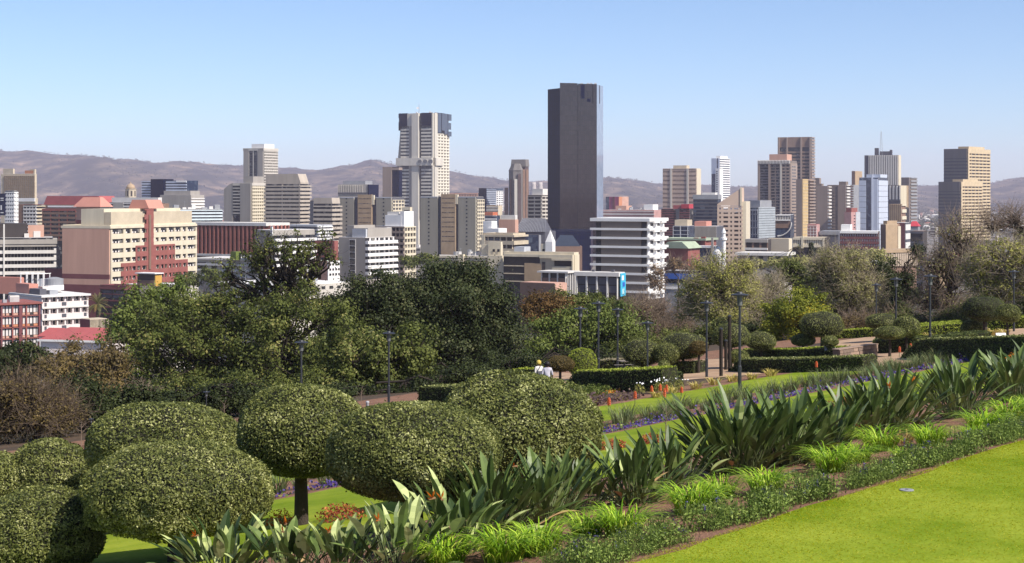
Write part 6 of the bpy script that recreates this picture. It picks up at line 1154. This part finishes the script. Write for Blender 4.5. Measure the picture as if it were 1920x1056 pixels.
bush('red_shrub', 'maroon leafy bush behind the strelitzias', 1578, 772, .55, .55, L_RED, 900, .06, 1); bush('red_shrub', 'second maroon bush touching the first behind the strelitzias', 1555, 778, .4, .4, leafmat('maroon_leaf', (.05, .012, .02), (.14, .03, .04), (.3, .08, .05)), 700, .06, 2)
bush('red_shrub', 'red-leaved low plant beside the largest topiary dome', 1150, 842, .5, .28, L_RED, 600, .07, 3); bush('red_shrub', 'orange-red low plant left of a thin stem near the lawn', 1222, 832, .45, .3, L_RED, 450, .07, 4); bush('red_shrub', 'red-brown plants behind the low strelitzia below the wide dome', 640, 975, .55, .35, L_RED, 700, .06, 5); bush('red_shrub', 'orange flowers beside the mushroom topiary trunk', 525, 985, .35, .35, leafmat('orange_petal', (.35, .08, .01), (.6, .2, .02), (.2, .2, .05)), 260, .06, 6)
bush('flowering_plant', 'orange flowering mass at the right edge above the strelitzias', 1905, 688, .5, .6, leafmat('orange_petal', None, None), 600, .07, 7); bush('leafy_plant', 'band of bright green leafy plants with orange flowers before the long hedge', 1080, 742, 1.5, .5, L_GREEN, 1500, .10, 8); bush('leafy_plant', 'second bright green leafy clump before the long hedge', 1118, 740, .9, .5, L_GREEN, 900, .10, 9)
carpet('orange_marigolds', 58.5, 62.5, 41.9, 42.4, 500, .08, .1, [leafmat('orange_petal', None, None), L_BRD], 5, -.5, .8)
for i, (lab, px, by) in enumerate((('white-flowered bush at the left end of the orange spikes', 1199, 738), ('white-flowered bush between the orange spikes', 1235, 734), ('white-flowered bush right among the orange spikes', 1251, 733), ('white-flowered bush farthest right of the orange spikes', 1272, 731))):
    o = bush('white_flower_bush', lab, px, by, .3, .45, L_WIL, 300, .07, 30 + i, group='white-flowered bushes'); g = np.random.default_rng(i); p = g.normal(size=(11, 3)) * [.13, .13, .05] + [0, 0, .47]; lv, lf, lt = leaves(p, np.array([[0, -.4, .8]]), .075, .9, .7, g); link('flower', npmesh('flower', [(lv, lf, 0, lt)], [leafmat('white_petal', (.7, .7, .62), (.8, .8, .75), None, trans=.1)]), o)
spk = M('orange_spike', (.52, .10, .03), .6, var=.25, scale=20)
for i, (lab, px, by, hp) in enumerate((('lone orange flower spike on the lawn nearest the largest topiary dome', 1141, 776, 30), ('orange flower spike second from the left on the lawn strip', 1190, 762, 28), ('orange flower spike below the leftmost white flowers', 1221, 746, 22), ('orange flower spike between two white flowers', 1237, 745, 24), ('orange flower spike below the right white flowers', 1249, 748, 26), ('taller orange flower spike beside the right white flowers', 1245, 764, 36), ('orange flower spike right of the white flowers', 1277, 748, 22), ('orange flower spike against the dark curved hedge', 1530, 700, 22), ('orange flower spike at the end of the dark curved hedge', 1584, 690, 18), ('orange flower spike beside the umbrella topiary', 1686, 672, 22), ('orange flower spike at the left end of the long dark hedge', 1707, 668, 24), ('orange flower spike against the long dark hedge top', 1760, 668, 34))):
    gp = G(px, by); h = hp / F * gp.y; o = thing('flower_spike', lab, 'flower', gp, 0, 'orange flower spikes'); mb = MB(); mb.tube((0, 0, 0), (.02, 0, h * .62), .014, .012, stemm, 5); mb.ob('stem', o); mb = MB()
    for k in range(7):
        z = h * (.55 + .45 * k / 7); r = .075 * (1 - (k / 7 - .35) ** 2)
        for j in range(6): a = j * 1.047 + k * .5; mb.tube((.02, 0, z + .05), (.02 + r * math.cos(a), r * math.sin(a), z - .02), .015, .009, spk, 3)
    mb.ob('flower', o)
# short grass blades on the near lawn
def near_grass():
    g = np.random.default_rng(5); n = 200000; u = g.uniform(12, 46, n); v = 12.42 - g.uniform(0, 1, n) ** 1.4 * 12; x = u * TU[0] + v * TN[0]; y = u * TU[1] + v * TN[1]; px = 960 + x / y * F; k = (px > 1150) & (px < 1960) & (y < 45); x, y = x[k], y[k]; n = len(x)
    a = g.uniform(0, 6.28, n); w_ = .004 + .003 * y / 25; h = g.uniform(.005, .014, n); b = np.stack([x, y, np.full(n, -4.988)], 1); s = np.stack([np.cos(a), np.sin(a), np.zeros(n)], 1) * w_[:, None]; t = np.stack([g.normal(size=n) * .022, g.normal(size=n) * .022, h], 1)
    V = np.stack([b - s, b + s, b + t + s * .3, b + t - s * .3], 1).reshape(-1, 3)
    link('grass', npmesh('grass', [(V, np.arange(4 * n).reshape(n, 4), 0, g.uniform(size=n))], [leafmat('grass_blade', (.20, .24, .004), (.33, .33, .012), (.45, .42, .05), trans=.4, k=1.1, spec=.03)]), kind='stuff')
near_grass()

# ------------------------------------------------------------------ lamps, posts, furniture
lampm = M('lamp_post_paint', (.028, .03, .036), .5, spec=.5); lampg = M('lamp_metal', (.22, .22, .24), .4, metallic=.4, spec=.5); lensm = M('lamp_lens', (.13, .135, .14), .25, spec=.5)
def lamp_tree(h):
    o = thing('street_lamp', 'x', 'street lamp', (0, 0, 0), 0, 'park lamps with flat round caps'); mb = MB(); mb.lathe([(.075, -.05), (.075, h * .25), (.055, h * .26), (.05, h - .52)], lampm, 10); mb.ob('post', o)
    mb = MB(); mb.lathe([(.05, h - .52), (.10, h - .50), (.11, h - .3), (.11, h - .08)], lensm, 14); q = mb.ob('lantern', o); mb = MB(); mb.lathe([(.36, h - .085), (.37, h - .06), (.30, h - .03), (.13, h - .01), (.10, h + .05), (.03, h + .06)], lampm, 18); mb.ob('cap', o)
    for k in range(3): a = k * 2.09; mb = MB(); mb.tube((.11 * math.cos(a), .11 * math.sin(a), h - .46), (.17 * math.cos(a), .17 * math.sin(a), h - .07), .012, .012, lampm, 4); mb.ob('bracket', q)
    return o
LP = [('park lamp standing in front of the olive tree above the mushroom topiary', 565, 640, 785), ('park lamp on the red soil in front of the dark oaks', 729, 623, 757), ('half-hidden park lamp in deep shade above the left domes', 387, 734, 806), ('shortest-looking park lamp by the red soil at the far left', 171, 785, 842), ('park lamp before the mid-green tree, left of the thin lamps', 1088, 577, 712), ('park lamp with only its cap clear of the mid-green tree', 1122, 567, 708), ('park lamp beside the grey-green hedge', 1158, 579, 702), ('thin park lamp at the end of the long bright-topped hedge', 1214, 604, 726), ('park lamp beside the tan path mouth', 1325, 566, 708), ('tallest front park lamp standing alone on the lawn strip', 1387, 550, 733), ('park lamp behind the wide low topiary of the pair', 1643, 533, 640), ('park lamp in front of the narrow dark evergreen', 1680, 522, 646), ('big park lamp in front of the brown leafless tree', 1744, 516, 662), ('park lamp before the silvery bare tree at the far right', 1901, 508, 622)]
l0 = None
for lab, px, yt, yb in LP:
    gp = G(px, yb); h = (yb - yt) / F * gp.y
    if l0 is None: l0 = lamp_tree(4.0); l0.location = gp; l0['label'] = lab; l0.scale = (1, 1, h / 4.0); l0.scale = (h / 4.0,) * 3
    else: copy_tree(l0, gp, 0, lab, scale=h / 4.0)
for lab, px, yt, yb in (('dark timber post left of the small round topiary', 1352, 618, 706), ('taller dark timber post behind the tall front lamp', 1368, 594, 697), ('dark timber post close beside the small round topiary', 1361, 640, 694)):
    gp = G(px, yb); h = (yb - yt) / F * gp.y; o = thing('timber_post', lab, 'post', gp, 0, 'dark timber posts by the path'); mb = MB(); mb.lathe([(.09, -.05), (.085, h)], barkd, 10); mb.ob('post', o); mb = MB(); mb.lathe([(.1, h + .002), (.1, h + .05), (.02, h + .1)], lampm, 10); mb.ob('cap', o)
for lab, px, yt, yb, s in (('short grey bollard in front of the dark oak', 898, 694, 722, 1), ('short grey bollard near the soil bank below the oaks', 689, 752, 768, 1)):
    gp = G(px, yb); h = (yb - yt) / F * gp.y; o = thing('bollard', lab, 'bollard', gp); mb = MB(); mb.lathe([(.07, -.05), (.07, h * .8)], mgrey, 10); mb.ob('post', o); mb = MB(); mb.lathe([(.085, h * .8), (.085, h * .95), (.04, h)], lgrey, 10); mb.ob('cap', o)
gp = G(1190, 702); o = thing('picnic_table', 'weathered picnic table with bench seats behind the long hedge', 'table', gp, .3); wood = M('weathered_wood', (.20, .17, .14), .9, scale=6)
for i in range(4): mb = MB(); mb.box((-.9, .9, -.38 + i * .19, -.21 + i * .19, .72, .76), wood); mb.ob('plank', o)
for s in (-1, 1):
    mb = MB(); mb.box((-.9, .9, s * .72 - .12, s * .72 + .12, .42, .46), wood); mb.ob('seat', o)
    mb = MB(); mb.tube((s * .6, -.7, 0), (s * .6, .25, .72), .045, .045, wood, 4); mb.tube((s * .6, .7, 0), (s * .6, -.25, .72), .045, .045, wood, 4); mb.tube((s * .6, -.8, .4), (s * .6, .8, .4), .04, .04, wood, 4); mb.ob('leg_frame', o)
gp = G(1876, 641); o = thing('sign_board', 'small white folded sign board on the tan path at the far right', 'sign', gp, .2)
for s in (-1, 1):
    mb = MB(); mb.add([(-.3, s * .28, 0), (.3, s * .28, 0), (.3, s * .02, .5), (-.3, s * .02, .5), (-.3, s * .26, 0), (.3, s * .26, 0), (.3, 0, .5), (-.3, 0, .5)], [(0, 1, 2, 3), (7, 6, 5, 4), (0, 4, 5, 1), (1, 5, 6, 2), (2, 6, 7, 3), (3, 7, 4, 0)], white); mb.ob('panel', o)
gp = G(1556, 672); o = thing('notice_board', 'small grey slanted plaque before the upper dark hedge', 'sign', gp); mb = MB(); mb.tube((0, 0, 0), (0, 0, .5), .03, .03, lampm, 6); mb.ob('post', o); mb = MB(); mb.add([(-.3, -.12, .45), (.3, -.12, .45), (.3, .12, .75), (-.3, .12, .75), (-.3, -.10, .43), (.3, -.10, .43), (.3, .14, .73), (-.3, .14, .73)], [(0, 1, 2, 3), (7, 6, 5, 4), (0, 4, 5, 1), (1, 5, 6, 2), (2, 6, 7, 3), (3, 7, 4, 0)], lgrey); mb.ob('panel', o)
# low stone retaining wall beside the path
P0, P1 = G(1574, 680), G(1646, 668); o = thing('stone_wall', 'low rough stone retaining wall beside the tan path', 'wall', P0, math.atan2((P1 - P0).y, (P1 - P0).x)); L = (P1 - P0).to_2d().length; stm = [M('wall_stone_%s' % n, c, .9, scale=5, bump=.6) for n, c in (('a', (.24, .17, .13)), ('b', (.31, .22, .165)), ('c', (.19, .14, .11)))]
mb = MB(); mb.box((.02, L - .02, .04, .4, -.2, .62), stm[2]); mb.ob('wall_core', o); z = -.1
for r in range(4):
    x = 0
    while x < L - .1:
        w_ = min(rnd.uniform(.25, .5), L - x); j = rnd.uniform(0, .03); o2 = link('stone', boxmesh((round(w_ - .025, 2) if w_ > .1 else .08, .1, .165), rnd.choice(stm)), o, (x, -.05 + j, z)); x += w_
    z += .185
mb = MB(); mb.box((-.05, L + .05, -.02, .42, .645, .68), stm[1]); mb.ob('coping', o)
gp = G(1700, 921); o = thing('lawn_tray', 'small grey flat sprinkler cover lying on the near lawn', 'sprinkler cover', gp + Vector((0, 0, .015)), .1); mb = MB(); mb.lathe([(.12, 0), (.12, .012), (.10, .016)], mgrey, 16); mb.ob('lid', o); mb = MB(); mb.lathe([(.03, .017), (.03, .022)], dgrey, 8); mb.ob('nozzle', o)
for lab, px, by, ang, L in (('dry fallen branch lying in the bed near the right edge', 1838, 790, -.3, 1.0), ('thin dry stick on the red soil below the tallest fan', 1468, 895, .4, .6)):
    gp = G(px, by); o = thing('fallen_branch', lab, 'branch', gp + Vector((0, 0, .03)), ang); mb = MB(); mb.tube((0, 0, 0), (L * .5, .04, .08), .022, .018, twigp, 6); mb.tube((L * .5, .04, .08), (L, -.02, .10), .018, .008, twigp, 6); mb.tube((L * .4, .03, .06), (L * .7, .2, .14), .012, .006, twigp, 5); mb.ob('branch', o)
for lab, px, by in (('bare stem standing on the lawn above the red-leaved plants', 1248, 828), ('dead thorny twig by the red soil above the small dark dome', 152, 836), ('young leafless standard tree on the soil below the oaks', 677, 768), ('dry standing twigs at the soil edge between two left domes', 420, 795)):
    gp = G(px, by); h = .9; o = thing('bare_sapling', lab, 'plant', gp); mb = MB(); mb.tube((0, 0, 0), (.02, 0, h), .018, .01, twigm, 5)
    for k in range(9): z = h * rnd.uniform(.5, 1); a = rnd.uniform(0, 6.3); mb.tube((.01, 0, z), (.22 * math.cos(a), .22 * math.sin(a), z + .2), .008, .004, twigm, 4)
    mb.ob('stem', o)

# ------------------------------------------------------------------ two people walking away
def person(label, px, base, h, shirt, trousers, hair, cap=None, bag=False, face_dir=.25, seed=1, lean=.0):
    gp = G(px, base); o = thing('person', label, 'person', gp, face_dir, None); s = h / 1.7
    J = {'pel': (0, 0, .92), 'sp': (0, .02, 1.12), 'ch': (0, .03, 1.32), 'nk': (0, .04, 1.46), 'hd': (0, .06, 1.56), 'ht': (0, .05, 1.68), 'sl': (-.17, .03, 1.39), 'sr': (.17, .03, 1.39), 'el': (-.23, -.03, 1.12), 'er': (.23, .10, 1.13), 'wl': (-.2, .08, .9), 'wr': (.2, .26, .96), 'hl': (-.19, .11, .82), 'hr': (.19, .32, .92), 'pl': (-.09, 0, .88), 'pr': (.09, 0, .88), 'kl': (-.1, .15, .5), 'kr': (.1, -.02, .48), 'al': (-.1, .12, .09), 'ar': (.1, -.28, .16), 'tl': (-.1, .28, .03), 'tr': (.1, -.18, .03)}
    E = [('pel', 'sp'), ('sp', 'ch'), ('ch', 'nk'), ('nk', 'hd'), ('hd', 'ht'), ('ch', 'sl'), ('ch', 'sr'), ('sl', 'el'), ('el', 'wl'), ('wl', 'hl'), ('sr', 'er'), ('er', 'wr'), ('wr', 'hr'), ('pel', 'pl'), ('pel', 'pr'), ('pl', 'kl'), ('kl', 'al'), ('al', 'tl'), ('pr', 'kr'), ('kr', 'ar'), ('ar', 'tr')]
    Rr = dict(pel=.14, sp=.125, ch=.14, nk=.055, hd=.095, ht=.06, sl=.06, sr=.06, el=.043, er=.043, wl=.03, wr=.03, hl=.028, hr=.028, pl=.09, pr=.09, kl=.06, kr=.06, al=.04, ar=.04, tl=.035, tr=.035)
    names = list(J); me = bpy.data.meshes.new('body'); me.from_pydata([tuple(c * s for c in J[n]) for n in names], [(names.index(a), names.index(b)) for a, b in E], [])
    b = bpy.data.objects.new('body', me); C.objects.link(b); b.parent = o
    md = b.modifiers.new('skin', 'SKIN'); sk = me.skin_vertices[0].data
    for i, n in enumerate(names): sk[i].radius = (Rr[n] * s, Rr[n] * s * (.8 if n in ('ch', 'sp', 'pel') else 1)); sk[i].use_root = n == 'pel'
    b.modifiers.new('smooth', 'SUBSURF').render_levels = 2
    dg = bpy.context.evaluated_depsgraph_get(); m2 = bpy.data.meshes.new_from_object(b.evaluated_get(dg)); b.modifiers.clear(); b.data = m2; m2.materials.clear()
    skin = M('skin', (.16, .085, .055), .6)
    for m in (skin, shirt, trousers, hair, dgrey): m2.materials.append(m)
    for p in m2.polygons:
        c = p.center / s; p.use_smooth = True
        p.material_index = 4 if c.z < .1 else 2 if c.z < .93 and abs(c.x) < .17 else 1 if c.z < 1.45 and (abs(c.x) < .3 and c.z > 1.1 or abs(c.x) < .17) else 0
    mb = MB(); mb.lathe([(.105 * s, 1.52 * s), (.118 * s, 1.6 * s), (.10 * s, 1.69 * s), (.03 * s, 1.73 * s)], hair if not cap else cap, 14, (0, .045 * s)); mb.ob('cap' if cap else 'hair', o, smooth=True)
    for sx in (-1, 1):                                     # five fingers, closed a little
        for k in range(5):
            hnd = J['hl'] if sx < 0 else J['hr']; x = hnd[0] + (k - 2) * .013; mb = MB() if k == 0 else mb; l = (.05, .075, .08, .075, .06)[k]
            mb.tube((x * s, hnd[1] * s, hnd[2] * s), ((x + (.03 * -sx if k == 0 else 0)) * s, (hnd[1] + .03) * s, (hnd[2] - l) * s), .009 * s, .007 * s, skin, 5)
        mb.ob('hand', o)
    if bag:
        pass
    return o
p1 = person('person in a white top and yellow cap walking away with a dark bag', 1011, 745, 1.68, offw, M('light_trousers', (.42, .40, .42), .9), M('black_hair', (.012, .01, .01), .6), M('yellow_cap', (.50, .38, .08), .8), True, .5, 1)
p2 = person('dark-haired person in a grey-white top walking beside the yellow cap', 1026, 748, 1.66, M('pale_lilac_shirt', (.52, .50, .56), .9), M('grey_trousers', (.22, .21, .25), .9), M('black_hair', None), None, False, -.2, 2)
gp = p1.location; o = thing('shoulder_bag', 'dark bag hanging at the back of the person in the yellow cap', 'bag', gp + Vector((.03, -.18, .92)), .5); mb = MB(); mb.prism([(-.17, -.08), (.17, -.08), (.15, .06), (-.15, .06)], 0, .3, dgrey, None, .85); mb.ob('bag', o); mb = MB(); mb.tube((-.13, 0, .28), (.1, .12, .52), .018, .018, dgrey, 5); mb.ob('strap', o)
